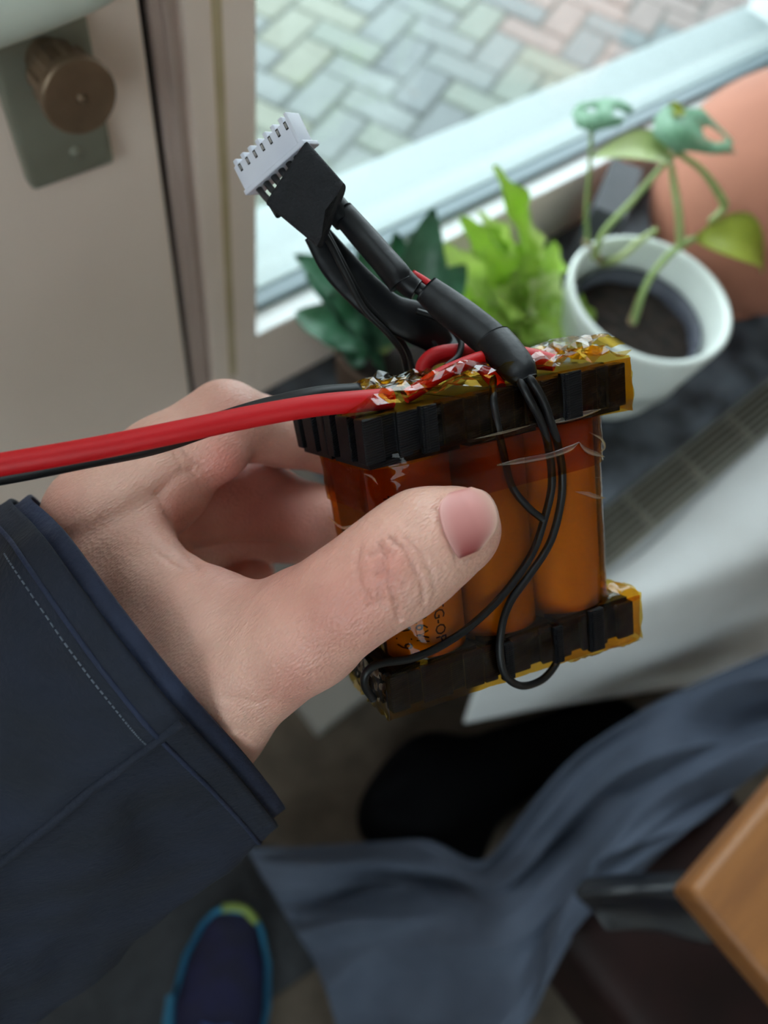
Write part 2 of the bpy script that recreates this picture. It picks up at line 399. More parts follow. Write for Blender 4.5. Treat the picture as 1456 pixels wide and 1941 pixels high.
def potmesh(cx, cy, z0, rb, rt, h, wall=.005, curve=.02, soil=.03):
    p = [(0, z0 + .004), (rb * .86, z0), (rb * .97, z0 + .003)]
    for i in range(1, 10):
        t = i / 9; p.append((rb + (rt - rb) * (t ** .6), z0 + .006 + (h - .008) * t))
    p += [(rt - wall * .3, z0 + h), (rt - wall * .8, z0 + h - .001), (rt - wall, z0 + h - .005), (rt - wall * 1.2, z0 + h * .4), (0, z0 + h * .4)]
    return lathe(p, cx, cy, 64)

# white pot with the young split-leaf plant
pc = (.468, .147); rt = .0665; ph = .108
pp = empty('potted_monstera', (*pc, SZ), 'young leggy plant with split leaves in a round white pot', 'potted plant')
meshobj('pot', *potmesh(*pc, SZ, .045, rt, ph, .0065), M['pot_white'], pp)
ip = lathe([(rt - .0135, SZ + ph - .045), (rt - .0125, SZ + ph - .024), (rt - .0145, SZ + ph - .024), (rt - .0155, SZ + ph - .045)], *pc, 48)
ipo = meshobj('nursery_pot', *ip, M['pot_inner'], pp)
sg = lathe([(0, SZ + ph - .036), (.015, SZ + ph - .034), (.03, SZ + ph - .037), (rt - .015, SZ + ph - .039)], *pc, 40)
V = sg[0].copy(); V[:, 2] += .003 * vnoise(V, 160); meshobj('soil', V, sg[1], M['soil'], pp)
zr = SZ + ph
st0 = W(1205, 600, 640)
def Pz(px, py, z): return Wz(px, py, z)
# stems (control points by pixel and height above the floor)
s1 = [Pz(1200, 612, zr - .036), Pz(1225, 540, zr - .010), Pz(1262, 490, zr + .006), Pz(1300, 460, zr + .016), Pz(1318, 452, zr + .018)]
meshobj('stem', *tube(s1, [0.0031, 0.0027, 0.0029, 0.0027, 0.0020], 30, 10), M['stem'], pp)
meshobj('stem', *tube([Pz(1196, 615, zr - .038), Pz(1208, 585, zr - .028), Pz(1214, 560, zr - .02)], [0.0041, 0.0037, 0.0031], 12, 10), M['stem_brown'], pp)
s2 = [Pz(1290, 463, zr + .014), Pz(1286, 400, zr + .04), Pz(1278, 350, zr + .055), Pz(1272, 310, zr + .066)]
meshobj('stem', *tube(s2, [0.0031, 0.0029, 0.0027, 0.0020], 24, 10), M['leaf_pale'], pp)
s3 = [Pz(1125, 490, zr - .01), Pz(1145, 440, zr + .012), Pz(1200, 380, zr + .04), Pz(1250, 322, zr + .062), Pz(1282, 288, zr + .074)]
meshobj('stem', *tube(s3, [0.0027, 0.0026, 0.0024, 0.0023, 0.0020], 30, 10), M['stem'], pp)
s4 = [Pz(1282, 288, zr + .074), Pz(1330, 322, zr + .064), Pz(1366, 372, zr + .046), Pz(1372, 395, zr + .036), Pz(1345, 420, zr + .03)]
meshobj('stem', *tube(s4, [0.0022, 0.0023, 0.0029, 0.0029, 0.0020], 30, 10), M['stem'], pp)
s5 = [Pz(1115, 470, zr - .004), Pz(1112, 400, zr + .03), Pz(1118, 320, zr + .062), Pz(1122, 240, zr + .09)]
meshobj('stem', *tube(s5, [0.0018, 0.0016, 0.0015, 0.0014], 30, 8), M['stem'], pp)
s6 = [Pz(1140, 500, zr - .024), Pz(1175, 488, zr - .004), Pz(1215, 455, zr + .008), Pz(1245, 435, zr + .014)]
meshobj('stem', *tube(s6, [0.0031, 0.0031, 0.0027, 0.0020], 20, 10), M['leaf_pale'], pp)
meshobj('stem', *tube([Pz(1150, 505, zr - .036), Pz(1125, 480, zr - .008), Pz(1110, 455, zr + .002)], [0.0034, 0.0034, 0.0027], 12, 8), M['stem_brown'], pp)
def flatleaf(name, outline, hole, zfun, m):
    """lobed leaf plate from a pixel outline on a sloping sheet, with a slit cut out; solid thickness"""
    bm = bmesh.new(); ed = []
    for loop in [outline] + hole:
        vs = [bm.verts.new(Pz(x, y, zfun(x, y))) for x, y in loop]
        ed += [bm.edges.new((vs[i], vs[(i + 1) % len(vs)])) for i in range(len(vs))]
    bmesh.ops.triangle_fill(bm, use_beauty=True, edges=ed)
    bm.verts.index_update()
    V = np.array([v.co[:] for v in bm.verts]); Fc = [tuple(v.index for v in f.verts) for f in bm.faces]; bm.free()
    o = meshobj(name, V, Fc, m, pp); mod(o, 'SOLIDIFY', thickness=.0008, offset=0)
    return o
flatleaf('leaf', [(1278, 290), (1238, 254), (1242, 222), (1262, 200), (1290, 206), (1330, 205), (1345, 222), (1368, 245), (1390, 268), (1386, 282), (1395, 290), (1350, 292), (1310, 286)],
         [[(1330, 240), (1335, 262), (1358, 272), (1380, 266), (1365, 250), (1345, 238)]], lambda x, y: zr + .075 + (290 - y) * .0001 + (1310 - x) * .00008, M['leaf_mon'])
flatleaf('leaf', [(1120, 250), (1092, 238), (1084, 214), (1096, 196), (1120, 192), (1150, 186), (1180, 190), (1200, 206), (1196, 216), (1182, 212), (1168, 204), (1160, 220), (1186, 226), (1176, 238), (1146, 244)],
         [[(1106, 206), (1118, 214), (1134, 212), (1124, 202)]], lambda x, y: zr + .092 + (250 - y) * .0001, M['leaf_mon'])
fold = meshobj('leaf', *leaf(Pz(1262, 205, zr + .086), Pz(1300, 214, zr + .086), (0, -.4, 1), .014, 0, 8), M['leaf_olive'], pp)
meshobj('leaf', *leaf(Pz(1276, 305, zr + .066), Pz(1132, 282, zr + .072), (.1, -.3, 1), .030, .25, 14), M['leaf_pale'], pp)
meshobj('leaf', *leaf(Pz(1318, 452, zr + .018), Pz(1470, 500, zr + .004), (.1, -.5, 1), .046, .35, 14), M['leaf_olive'], pp)

# terracotta pot
tcx, tcy = .675, .170; tr = .103
prof = [(0, SZ + .004), (.05, SZ), (.060, SZ + .004)] + [(tr * math.cos(a), SZ + .098 + tr * math.sin(a)) for a in np.radians(np.linspace(-62, 62, 22))] + [(.050, SZ + .196), (.053, SZ + .206), (.049, SZ + .207), (.045, SZ + .198), (.044, SZ + .18), (0, SZ + .17)]
tp = meshobj('terracotta_vase', *lathe(prof, tcx, tcy, 72), M['terracotta'], None)
tag(tp, 'round terracotta vase on the sill behind the white pot', 'vase')

# lime green plant
lx, ly = .395, .205
lp = empty('potted_plant', (lx, ly, SZ), 'bright lime green leafy plant in the middle of the sill', 'potted plant')
meshobj('pot', *potmesh(lx, ly, SZ, .034, .046, .075, .004), M['sage'], lp)
sg = lathe([(0, SZ + .066), (.02, SZ + .067), (.042, SZ + .064)], lx, ly, 32); meshobj('soil', *sg, M['soil'], lp)
zl = SZ + .07
def limes(tip_px, tip_py, z, w, wave=.25, b=.12, off=(0, 0)):
    base = np.array([lx + off[0], ly + off[1], zl])
    tip = Pz(tip_px, tip_py, z); upv = np.array([random.uniform(-.5, .5), -.55, .8]) + .3 * np.array([tip[0] - lx, 0, 0]) * 5
    meshobj('leaf', *leaf(base, tip, upv, w * 1.15, b, 30, shape=lambda t: (math.sin(math.pi * (t * .93 + .05)) ** .6) * (.45 + .75 * t) * (1 - .25 * max(0, t - .75) * 4 * (t > .75)) * (1 + .16 * math.sin(t * 34)), wave=wave, fold=.45), M[random.choice(['leaf_lime', 'leaf_lime', 'leaf_lime_pale'])], lp)
for a in [(955, 315, .585, .030), (885, 415, .55, .026), (840, 470, .535, .024), (1005, 410, .535, .022), (1060, 460, .505, .026), (920, 400, .55, .022), (860, 520, .51, .026),
          (1130, 610, .475, .042), (1060, 520, .50, .028), (985, 470, .54, .026), (1010, 540, .52, .032), (1000, 650, .48, .034), (900, 590, .49, .03), (950, 560, .53, .03), (930, 480, .55, .026), (1040, 610, .49, .03)]:
    limes(*a, off=(random.uniform(-.008, .008), random.uniform(-.008, .008)))

# dark green plant
dx, dy = .292, .247
dp = empty('potted_plant', (dx, dy, SZ), 'dark green glossy plant in a brown pot next to the window post', 'potted plant')
meshobj('pot', *potmesh(dx, dy, SZ, .030, .040, .062, .004), M['clay'], dp)
meshobj('soil', *lathe([(0, SZ + .052), (.02, SZ + .053), (.036, SZ + .05)], dx, dy, 32), M['soil'], dp)
zd = SZ + .05
for k, (px_, py_, z, w) in enumerate([(560, 590, .475, .024), (575, 480, .53, .024), (640, 500, .53, .022), (690, 520, .53, .026), (825, 410, .565, .028), (760, 450, .545, .026), (640, 640, .46, .03),
        (700, 650, .465, .034), (880, 510, .53, .03), (800, 560, .50, .03), (720, 570, .51, .03), (610, 540, .51, .026), (740, 620, .48, .028), (840, 480, .54, .026), (660, 590, .50, .03), (780, 500, .53, .026), (600, 600, .47, .026), (690, 470, .545, .022), (850, 540, .50, .026), (640, 560, .52, .026), (590, 520, .515, .02), (760, 570, .495, .03)]):
    tip = Pz(px_, py_, z); base = np.array([dx, dy, zd]) + (tip - np.array([dx, dy, zd])) * .28
    meshobj('leaf', *leaf(base, tip, (random.uniform(-.3, .3), -.5, .9), w * 1.45, .22, 12, shape=lambda t: math.sin(math.pi * min(1, .04 + .95 * t)) ** .65 * (1.1 - .35 * t), wave=.10), M['leaf_dark'], dp)
    meshobj('stem', *tube([(dx, dy, zd), (np.array([dx, dy, zd]) + base) / 2 + [0, 0, .004], base], .0013, 8, 6), M['stem'], dp)

# seed packet box leaning against the frame
M['box_dark'] = mat('dark_card', (52, 54, 58), .6, (64, 66, 70), 30)
M['box_orange'] = mat('orange_card', (196, 128, 44), .6)
M['white_dot'] = mat('white_print', (206, 212, 232), .5)
A = Wy(1170, 350, .262)
bxo = empty('seed_box', (A[0], A[1], SZ), 'small dark grey box with an orange side behind the white pot', 'box')
bxc = np.array([.578, .262, SZ]); ca, sa = math.cos(.5), math.sin(.5)
def rotb(V): 
    V = np.asarray(V); x = V[:, 0]; y = V[:, 1]; return np.stack([bxc[0] + x * ca - y * sa, bxc[1] + x * sa + y * ca, V[:, 2]], 1)
meshobj('body', *bevbox(-.045, .03, -.014, .016, SZ, SZ + .085, .001, rotb), M['box_dark'], bxo, False)
meshobj('orange_panel', *box(.0, .0302, -.0146, -.013, SZ + .004, SZ + .05, rotb), M['box_orange'], bxo, False)
V, Fc = lathe([(0, .001), (.007, .001), (.007, 0)], 0, 0, 20); V = np.stack([V[:, 0] + .016, -.0142 - V[:, 2], V[:, 1] + SZ + .072], 1)
meshobj('round_sticker', rotb(V), Fc, M['white_dot'], bxo)

# ------------------------------------------------------------------ things low in the room
M['cloth_white'] = mat('white_cotton', (236, 237, 236), .85, (228, 228, 226), 12, .1, 200)
M['cloth_grey'] = mat('grey_canvas', (80, 89, 106), .85, (68, 76, 92), 14, .15, 300)
M['black_cloth'] = mat('black_nylon', (7, 7, 9), .9, (11, 11, 13), 20, .2, 160, spec=.05)
M['leather'] = mat('brown_leather', (38, 18, 16), .65, (28, 14, 12), 14, .1, 160, spec=.25)
M['pvc'] = mat('black_glossy_pvc', (22, 24, 30), .25)
M['wood'] = mat('orange_wood', (138, 88, 44), .5, (120, 74, 36), 14, .05, 80, stretch=(1, 6, 6))
# white cloth hanging over the radiator front towards the viewer
rows = []
ctrl = [[(1000, 1190, .322), (1080, 1140, .336), (1217, 1050, .338), (1340, 935, .338), (1470, 815, .338), (1640, 660, .338)],
        [(985, 1205, .330), (1100, 1160, .345), (1260, 1080, .346), (1390, 980, .346), (1500, 880, .346), (1680, 720, .346)],
        [(960, 1240, .32), (1080, 1200, .335), (1270, 1130, .34), (1400, 1060, .342), (1530, 980, .342), (1720, 840, .342)],
        [(930, 1275, .29), (1060, 1240, .30), (1260, 1190, .30), (1400, 1115, .315), (1550, 1040, .315), (1760, 930, .315)],
        [(900, 1315, .24), (1040, 1285, .235), (1250, 1235, .245), (1420, 1170, .25), (1560, 1100, .25), (1800, 1000, .25)],
        [(880, 1372, .15), (1020, 1345, .145), (1240, 1310, .15), (1440, 1285, .15), (1580, 1230, .15), (1850, 1130, .15)]]
wc = meshobj('white_cloth', *sheet([[Wz(*p) for p in r] for r in ctrl], 60, 80), M['cloth_white'], None, loc=(.4, -.05, .0))
tag(wc, 'white cloth draped over the front of the radiator', 'cloth'); mod(wc, 'SOLIDIFY', thickness=.003)
# dark mat and the shoe standing on it
a, b, c = Wz(600, 1832, 0), Wz(488, 1600, 0), Wz(420, 2010, 0)
e1 = (b - a) / np.linalg.norm(b - a); e2 = np.array([e1[1], -e1[0], 0]); e2 = e2 if e2 @ (c - a) > 0 else -e2
def matf(V): V = np.asarray(V); return np.array([a + e1 * v[0] + e2 * v[1] + np.array([0, 0, v[2]]) for v in V])
dm = meshobj('door_mat', *bevbox(0, .42, 0, .75, .0005, .010, .003, matf), M['mat'], None, True); tag(dm, 'dark grey floor mat under the navy shoe', 'mat')

M['navy_mesh'] = mat('navy_knit', (16, 18, 62), .75, (12, 13, 44), 40, .4, 420)
M['cyan'] = mat('cyan_foam', (36, 112, 152), .55, (44, 124, 160), 20)
M['lime_foam'] = mat('lime_foam', (128, 150, 66), .5)
M['lace'] = mat('blue_lace', (60, 84, 150), .7)
toe = Wz(446, 1712, .03); heel_dir = Wz(395, 2060, .03) - toe; heel_dir[2] = 0; heel_dir /= np.linalg.norm(heel_dir)
side = np.array([heel_dir[1], -heel_dir[0], 0]); side = side if side @ np.array([1, 0, 0]) > 0 else -side
SL = .275
sh = empty('running_shoe', (toe[0], toe[1], .0), 'navy running shoe with cyan sole edge on the dark mat', 'shoe')
def shoe_w(t):   # half widths (outer, inner)
    w = np.interp(t, [0, .03, .08, .18, .32, .5, .7, .88, .97, 1], [.006, .020, .031, .042, .047, .042, .036, .034, .026, .004]); return w
def sp(t, s, z): return np.array([toe[0], toe[1], 0]) + heel_dir * SL * t + side * s + np.array([0, 0, z])
def ring_body(z0, z1, inset0, inset1, n=40):
    T = np.linspace(0, 1, n); V = []
    for z, ins in ((z0, inset0), ((z0 + z1) / 2, min(inset0, inset1) - .001), (z1, inset1)):
        for t in T: V.append(sp(t, shoe_w(t) - ins * (shoe_w(t) > .01), z + .012 * max(0, .12 - t) / .12))
        for t in T[::-1]: V.append(sp(t, -(shoe_w(t) - ins * (shoe_w(t) > .01)), z + .012 * max(0, .12 - t) / .12))
    m_ = 2 * n; V = np.array(V); Fc = grid_faces(3, m_, wrapv=True) + [tuple(range(m_))[::-1], tuple(2 * m_ + j for j in range(m_))]
    return V, Fc
meshobj('sole', *ring_body(.010, .032, .003, -.001), M['cyan'], sh)
V = []; n = 44; k = 22
for i in range(n):
    t = .02 + .96 * i / (n - 1); w = max(.004, shoe_w(t) - .004)
    hgt = np.interp(t, [0, .06, .15, .35, .55, .75, 1], [.026, .040, .050, .064, .086, .092, .098])
    for j in range(k):
        a_ = math.pi * j / (k - 1); V.append(sp(t, w * math.cos(a_) * (1 if math.sin(a_) < .7 else 1), .030 + (hgt - .03) * math.sin(a_) ** .62 + .010 * max(0, .12 - t) / .12))
up_ = meshobj('upper', np.array(V), grid_faces(n, k), M['navy_mesh'], sh)
meshobj('toe_bumper', *tube([sp(.055, .024, .038), sp(.02, .012, .042), sp(.012, 0, .042), sp(.02, -.012, .042)], .004, 16, 8), M['lime_foam'], sh)
meshobj('side_stripe', *tube([sp(.30, -.0475, .036), sp(.40, -.043, .05), sp(.52, -.034, .070), sp(.6, -.026, .082)], [.004, .006, .006, .004], 20, 8), M['cyan'], sh)
for k_ in range(4):
    t = .36 + .06 * k_; z = float(np.interp(t, [.15, .35, .55], [.05, .064, .086])) + .001
    meshobj('lace', *tube([sp(t, -.018, z - .006), sp(t + .01, 0, z + .001), sp(t, .018, z - .006)], .0022, 12, 6), M['lace'], sh)

# grey jacket lying in folds
gctrl = [[(470, 1612, .02), (560, 1606, .05), (680, 1598, .06), (800, 1596, .07), (900, 1640, .13), (985, 1545, .18), (1080, 1440, .21), (1200, 1355, .23), (1330, 1290, .24), (1470, 1235, .24)],
         [(495, 1660, .02), (600, 1650, .07), (700, 1632, .075), (830, 1640, .09), (930, 1660, .15), (1030, 1560, .20), (1130, 1450, .23), (1240, 1380, .25), (1370, 1320, .25), (1490, 1290, .25)],
         [(530, 1715, .03), (630, 1705, .05), (740, 1680, .045), (850, 1690, .07), (950, 1690, .17), (1060, 1590, .17), (1150, 1500, .23), (1250, 1440, .24), (1380, 1390, .22), (1500, 1350, .22)],
         [(555, 1760, .03), (660, 1740, .09), (770, 1735, .09), (880, 1730, .13), (960, 1730, .19), (1065, 1640, .20), (1160, 1560, .23), (1240, 1490, .238), (1370, 1430, .236), (1490, 1400, .236)],
         [(600, 1835, .03), (690, 1800, .05), (790, 1800, .09), (890, 1800, .15), (965, 1785, .19), (1050, 1700, .20), (1120, 1630, .238), (1190, 1580, .236), (1300, 1520, .236), (1420, 1480, .236)],
         [(640, 1960, .03), (720, 1930, .05), (810, 1920, .10), (900, 1900, .15), (960, 1870, .18), (1010, 1800, .20), (1060, 1720, .234), (1120, 1660, .234), (1200, 1610, .232), (1300, 1560, .232)],
         [(650, 2060, .03), (730, 2040, .05), (820, 2030, .10), (900, 2010, .15), (950, 1980, .17), (985, 1930, .18), (1020, 1850, .22), (1060, 1780, .230), (1120, 1720, .229), (1200, 1660, .228)]]
GV, GF = sheet([[Wz(*p) for p in r] for r in gctrl], 110, 150)
for q in range(len(GV)):                    # folds running along the cloth
    i_, j_ = q // 150, q % 150
    f_ = mnoise.noise(Vector((i_ * .034, j_ * .012, 4.2))); g_ = mnoise.noise(Vector((i_ * .07 + j_ * .02, j_ * .03, 9.1)))
    GV[q, 2] += max(.0, .022 * (1 - 2.6 * abs(f_))) + .006 * g_
gj = meshobj('grey_jacket', GV, GF, M['cloth_grey'], None, loc=(.15, -.12, 0))
tag(gj, 'blue grey canvas jacket lying in loose folds on the floor', 'jacket'); mod(gj, 'SOLIDIFY', thickness=.004, offset=-1)
# black bag behind it
def blob(cs, res=.008, k=.03):
    """smooth union of spheres, world metres -> mesh through surface nets"""
    cs = np.array(cs, float); lo = (cs[:, :3] - cs[:, 3:4]).min(0) - .02; hi = (cs[:, :3] + cs[:, 3:4]).max(0) + .02
    def f(P):
        d = np.full(len(P), 1e3)
        for c_ in cs:
            e = np.linalg.norm(P - c_[:3], axis=1) - c_[3]; h = np.maximum(k - abs(d - e), 0) / k; d = np.minimum(d, e) - h * h * k / 4
        return d
    return surface_nets(f, lo, hi, res)
def surface_nets(f, lo, hi, res):
    n = np.ceil((np.asarray(hi) - lo) / res).astype(int) + 1
    ax = [lo[i] + res * np.arange(n[i]) for i in range(3)]
    G = np.stack(np.meshgrid(*ax, indexing='ij'), -1).reshape(-1, 3)
    D = np.empty(len(G), np.float32)
    for s in range(0, len(G), 400000): D[s:s + 400000] = f(G[s:s + 400000])
    D = D.reshape(n); ins = D < 0
    nx, ny, nz = n
    cnt = np.zeros((nx - 1, ny - 1, nz - 1), np.int16); pos = np.zeros((nx - 1, ny - 1, nz - 1, 3), np.float32)
    cor = [(i, j, k) for i in (0, 1) for j in (0, 1) for k in (0, 1)]
    sl = lambda c: D[c[0]:nx - 1 + c[0], c[1]:ny - 1 + c[1], c[2]:nz - 1 + c[2]]
    for a_ in cor:
        for ax_ in range(3):
            if a_[ax_]: continue
            b_ = list(a_); b_[ax_] = 1
            da, db = sl(a_), sl(tuple(b_)); cross = (da < 0) != (db < 0)
            t = np.where(cross, da / np.where(cross, da - db, 1), 0)
            p = np.zeros(cross.shape + (3,), np.float32); p[...] = a_; p[..., ax_] += t
            pos += p * cross[..., None]; cnt += cross
    act = cnt > 0; idx = -np.ones(act.shape, int); idx[act] = np.arange(act.sum())
    ijk = np.argwhere(act); V = (ijk + pos[act] / cnt[act][:, None]) * res + np.asarray(lo)
    faces = []
    for ax_ in range(3):
        u, v = (ax_ + 1) % 3, (ax_ + 2) % 3
        s0 = [slice(None)] * 3; s1 = [slice(None)] * 3; s0[ax_] = slice(0, n[ax_] - 1); s1[ax_] = slice(1, n[ax_])
        ia = ins[tuple(s0)]; ib = ins[tuple(s1)]
        e = np.argwhere(ia != ib)
        e = e[(e[:, u] > 0) & (e[:, v] > 0) & (e[:, u] < n[u] - 1) & (e[:, v] < n[v] - 1)]
        q = []
        for du, dv in ((-1, -1), (0, -1), (0, 0), (-1, 0)):
            g = e.copy(); g[:, u] += du; g[:, v] += dv; q.append(idx[g[:, 0], g[:, 1], g[:, 2]])
        q = np.stack(q, 1); flip = ~ia[e[:, 0], e[:, 1], e[:, 2]]
        q[flip] = q[flip][:, ::-1]; faces.append(q)
    return V, np.concatenate(faces)
def bl(px, py, z, r): p = Wz(px, py, z); return (*p, r)
bb = empty('black_bag', Wz(830, 1500, 0), 'black nylon bag slumped on the floor beside the grey jacket', 'bag')
meshobj('body', *blob([bl(735, 1550, .036, .034), bl(785, 1490, .042, .040), bl(850, 1555, .042, .040), bl(830, 1450, .040, .036), bl(900, 1490, .044, .042), bl(960, 1450, .044, .040), bl(1030, 1420, .044, .038),
      bl(1100, 1390, .044, .034), bl(1170, 1370, .040, .03), bl(860, 1610, .036, .026)], .006, .035), M['black_cloth'], bb)
meshobj('strap', *tube([Wz(700, 1560, .03), Wz(715, 1520, .06), Wz(760, 1480, .083), Wz(810, 1445, .08), Wz(870, 1440, .078)], [.010, .012, .012, .012, .010], 24, 10, flat=((0, 0, 1), .3)), M['black_cloth'], bb)
# brown leather seat and glossy black folder, wooden table corner
ls = empty('leather_ottoman', (.42, -.42, 0), 'dark brown leather ottoman under the wooden table corner', 'ottoman')
meshobj('cushion', *bevbox(.175, .40, -.75, -.17, .06, .22, .03, seg=4), M['leather'], ls)
for x_ in (.22, .36):
    for y_ in (-.70, -.22): meshobj('foot', *lathe([(0, 0), (.015, 0), (.02, .065), (0, .065)], x_, y_, 16), M['dark'], ls)
meshobj('piping', *tube([(.19, -.19, .212), (.29, -.18, .216), (.39, -.19, .212)], .004, 20, 8), M['leather'], ls)
pb = meshobj('plastic_wrap', *sheet([[Wz(1105, 1665, 0.285), Wz(1200, 1655, 0.300), Wz(1330, 1650, 0.305), Wz(1440, 1640, 0.300)], [Wz(1090, 1695, 0.292), Wz(1200, 1690, 0.315), Wz(1330, 1695, 0.315), Wz(1440, 1680, 0.310)],
       [Wz(1120, 1725, 0.280), Wz(1220, 1722, 0.292), Wz(1340, 1735, 0.300), Wz(1440, 1720, 0.300)], [Wz(1150, 1765, 0.275), Wz(1240, 1765, 0.280), Wz(1350, 1790, 0.285), Wz(1440, 1770, 0.280)]], 30, 40), M['pvc'], None)
tag(pb, 'glossy black plastic sheet lying on the brown ottoman', 'plastic sheet'); mod(pb, 'SOLIDIFY', thickness=.003)
tb = empty('wooden_table', (.5, -.4, 0), 'small orange wood table whose corner juts in at right', 'table')
meshobj('table_top', *bevbox(.173, .80, -.62, -.138, .476, .50, .005, seg=3), M['wood'], tb)
for x_ in (.46, .74):
    for y_ in (-.57, -.36): meshobj('leg', *bevbox(x_ - .02, x_ + .02, y_ - .02, y_ + .02, .0, .476, .004), M['wood'], tb)

# ------------------------------------------------------------------ battery pack: frame of reference
PW, PD, PH = 65.0, 42.0, 70.0              # mm
CORN = {(0, 0, 0): C(745, 1355, 163.7), (1, 0, 0): C(1204, 1203, 187.2), (0, 1, 0): C(650, 1262, 201.2), (1, 1, 0): C(1030, 1130, 224.7),
        (0, 0, 1): C(685, 797, 145.5), (1, 0, 1): C(1187, 686, 168.6), (0, 1, 1): C(548, 772, 182.5), (1, 1, 1): C(985, 684, 206.0)}
def PM(P):                                 # pack coords (u along the front, v back, h up; mm) -> camera mm
    P = np.atleast_2d(np.asarray(P, float)); u = P[:, 0:1] / PW; v = P[:, 1:2] / PD; h = P[:, 2:3] / PH
    out = 0
    for (i, j, k), c in CORN.items():
        out = out + c * (u if i else 1 - u) * (v if j else 1 - v) * (h if k else 1 - h)
    return out
def PMW(P): return c2w(PM(P))
def onpack(px, py, v=0.0):                 # pack (u,h) seen at a pixel, at depth v behind the front face
    x = np.array([30.0, 35.0])
    for _ in range(25):
        def g(x): c = PM([x[0], v, x[1]])[0]; return np.array([CX + F * c[0] / c[2] - px, CY + F * c[1] / c[2] - py])
        g0 = g(x); J = np.stack([(g(x + [1e-3, 0]) - g0) / 1e-3, (g(x + [0, 1e-3]) - g0) / 1e-3], 1)
        x = x - np.linalg.solve(J, g0)
    return np.array([x[0], v, x[1]])

# ------------------------------------------------------------------ hand: one continuous surface from a distance field (camera mm)
def cap(P, a, b, r1, r2):
    ba = b - a; t = np.clip((P - a) @ ba / (ba @ ba), 0, 1)
    return np.linalg.norm(P - a - t[:, None] * ba, axis=1) - (r1 + (r2 - r1) * t)
def smin(a, b, k):
    h = np.maximum(k - np.abs(a - b), 0) / k
    return np.minimum(a, b) - h * h * k * .25
def chain(P, pts, k):
    d = None
    for (a, ra), (b, rb) in zip(pts[:-1], pts[1:]):
        e = cap(P, a, b, ra, rb); d = e if d is None else smin(d, e, k)
    return d
def J_(px, py, d, r): return (C(px, py, d), r)
THUMB = [J_(372, 1322, 176, 17.5), J_(580, 1190, 158, 12.2), J_(663, 1131, 151, 10.3), J_(746, 1075, 148, 10.5), J_(808, 1028, 149, 10.1), J_(869, 1004, 151, 8.7)]
INDEX = [J_(200, 985, 186, 13.6), J_(310, 888, 188, 12.0), J_(428, 800, 193, 10.9)]
INDEX2 = [J_(432, 802, 193, 10.4), J_(540, 822, 208, 8.8), J_(625, 850, 219, 8.0)]
MIDDLE = [J_(280, 975, 207, 12.5), J_(400, 950, 213, 11.5), J_(485, 945, 219, 11.2), J_(600, 985, 219, 9.2), J_(690, 1010, 226, 8.2)]
RING = [J_(290, 1030, 226, 12.0), J_(470, 1005, 236, 10.4), J_(600, 1015, 234, 9.0), J_(680, 1035, 238, 8.2)]
PINKY = [J_(305, 1100, 240, 11.0), J_(430, 1075, 250, 8.8), J_(470, 1090, 241, 7.8), J_(476, 1097, 232, 7.2)]
WEB = [J_(500, 1205, 164, 11), J_(395, 1165, 168, 9.5), J_(302, 1098, 174, 8.0), J_(245, 1010, 180, 8.5)]
def hand_sdf(P):
    d = chain(P, THUMB, 5)
    # palm: metacarpals and wrist
    wr = smin(smin(cap(P, C(385, 1375, 178), C(120, 1590, 184), 13, 16), cap(P, C(175, 1150, 187), C(-80, 1350, 190), 13, 16), 14),
              cap(P, C(275, 1260, 184), C(20, 1460, 187), 19, 22), 14)
    pal = cap(P, C(215, 1235, 190), C(200, 985, 186), 15, 13.6)
    pal = smin(pal, cap(P, C(235, 1245, 202), C(280, 975, 207), 14, 12.5), 10)
    pal = smin(pal, cap(P, C(255, 1260, 212), C(290, 1030, 226), 13, 12), 10)
    pal = smin(pal, cap(P, C(270, 1280, 220), C(305, 1100, 240), 12, 11), 10)
    pal = smin(pal, wr, 16)
    pal = smin(pal, cap(P, C(270, 1175, 184), C(330, 1250, 180), 15, 17), 12)
    d = smin(d, pal, 11)
    d = smin(d, chain(P, WEB, 6), 5)
    ix = chain(P, INDEX, 5)
    ix = smin(ix, np.linalg.norm(P - C(412, 852, 187), axis=1) - 8.2, 3.5)      # flesh fold under the bent joint
    ix = smin(ix, cap(P, C(290, 915, 183), C(335, 945, 190), 7.5, 6.5), 5)
    d = smin(d, ix, 7)
    d = smin(d, chain(P, INDEX2, 4), 2.2)
    d = smin(d, chain(P, MIDDLE, 5), 2.0)
    d = smin(d, chain(P, RING, 4), 1.6)
    d = smin(d, chain(P, PINKY, 4), 1.6)
    return d
def seg_d(px, py, poly):
    poly = np.asarray(poly, float); best = np.full(len(px), 1e9)
    for a, b in zip(poly[:-1], poly[1:]):
        ab = b - a; t = np.clip(((px - a[0]) * ab[0] + (py - a[1]) * ab[1]) / (ab @ ab), 0, 1)
        best = np.minimum(best, np.hypot(px - a[0] - t * ab[0], py - a[1] - t * ab[1]))
    return best
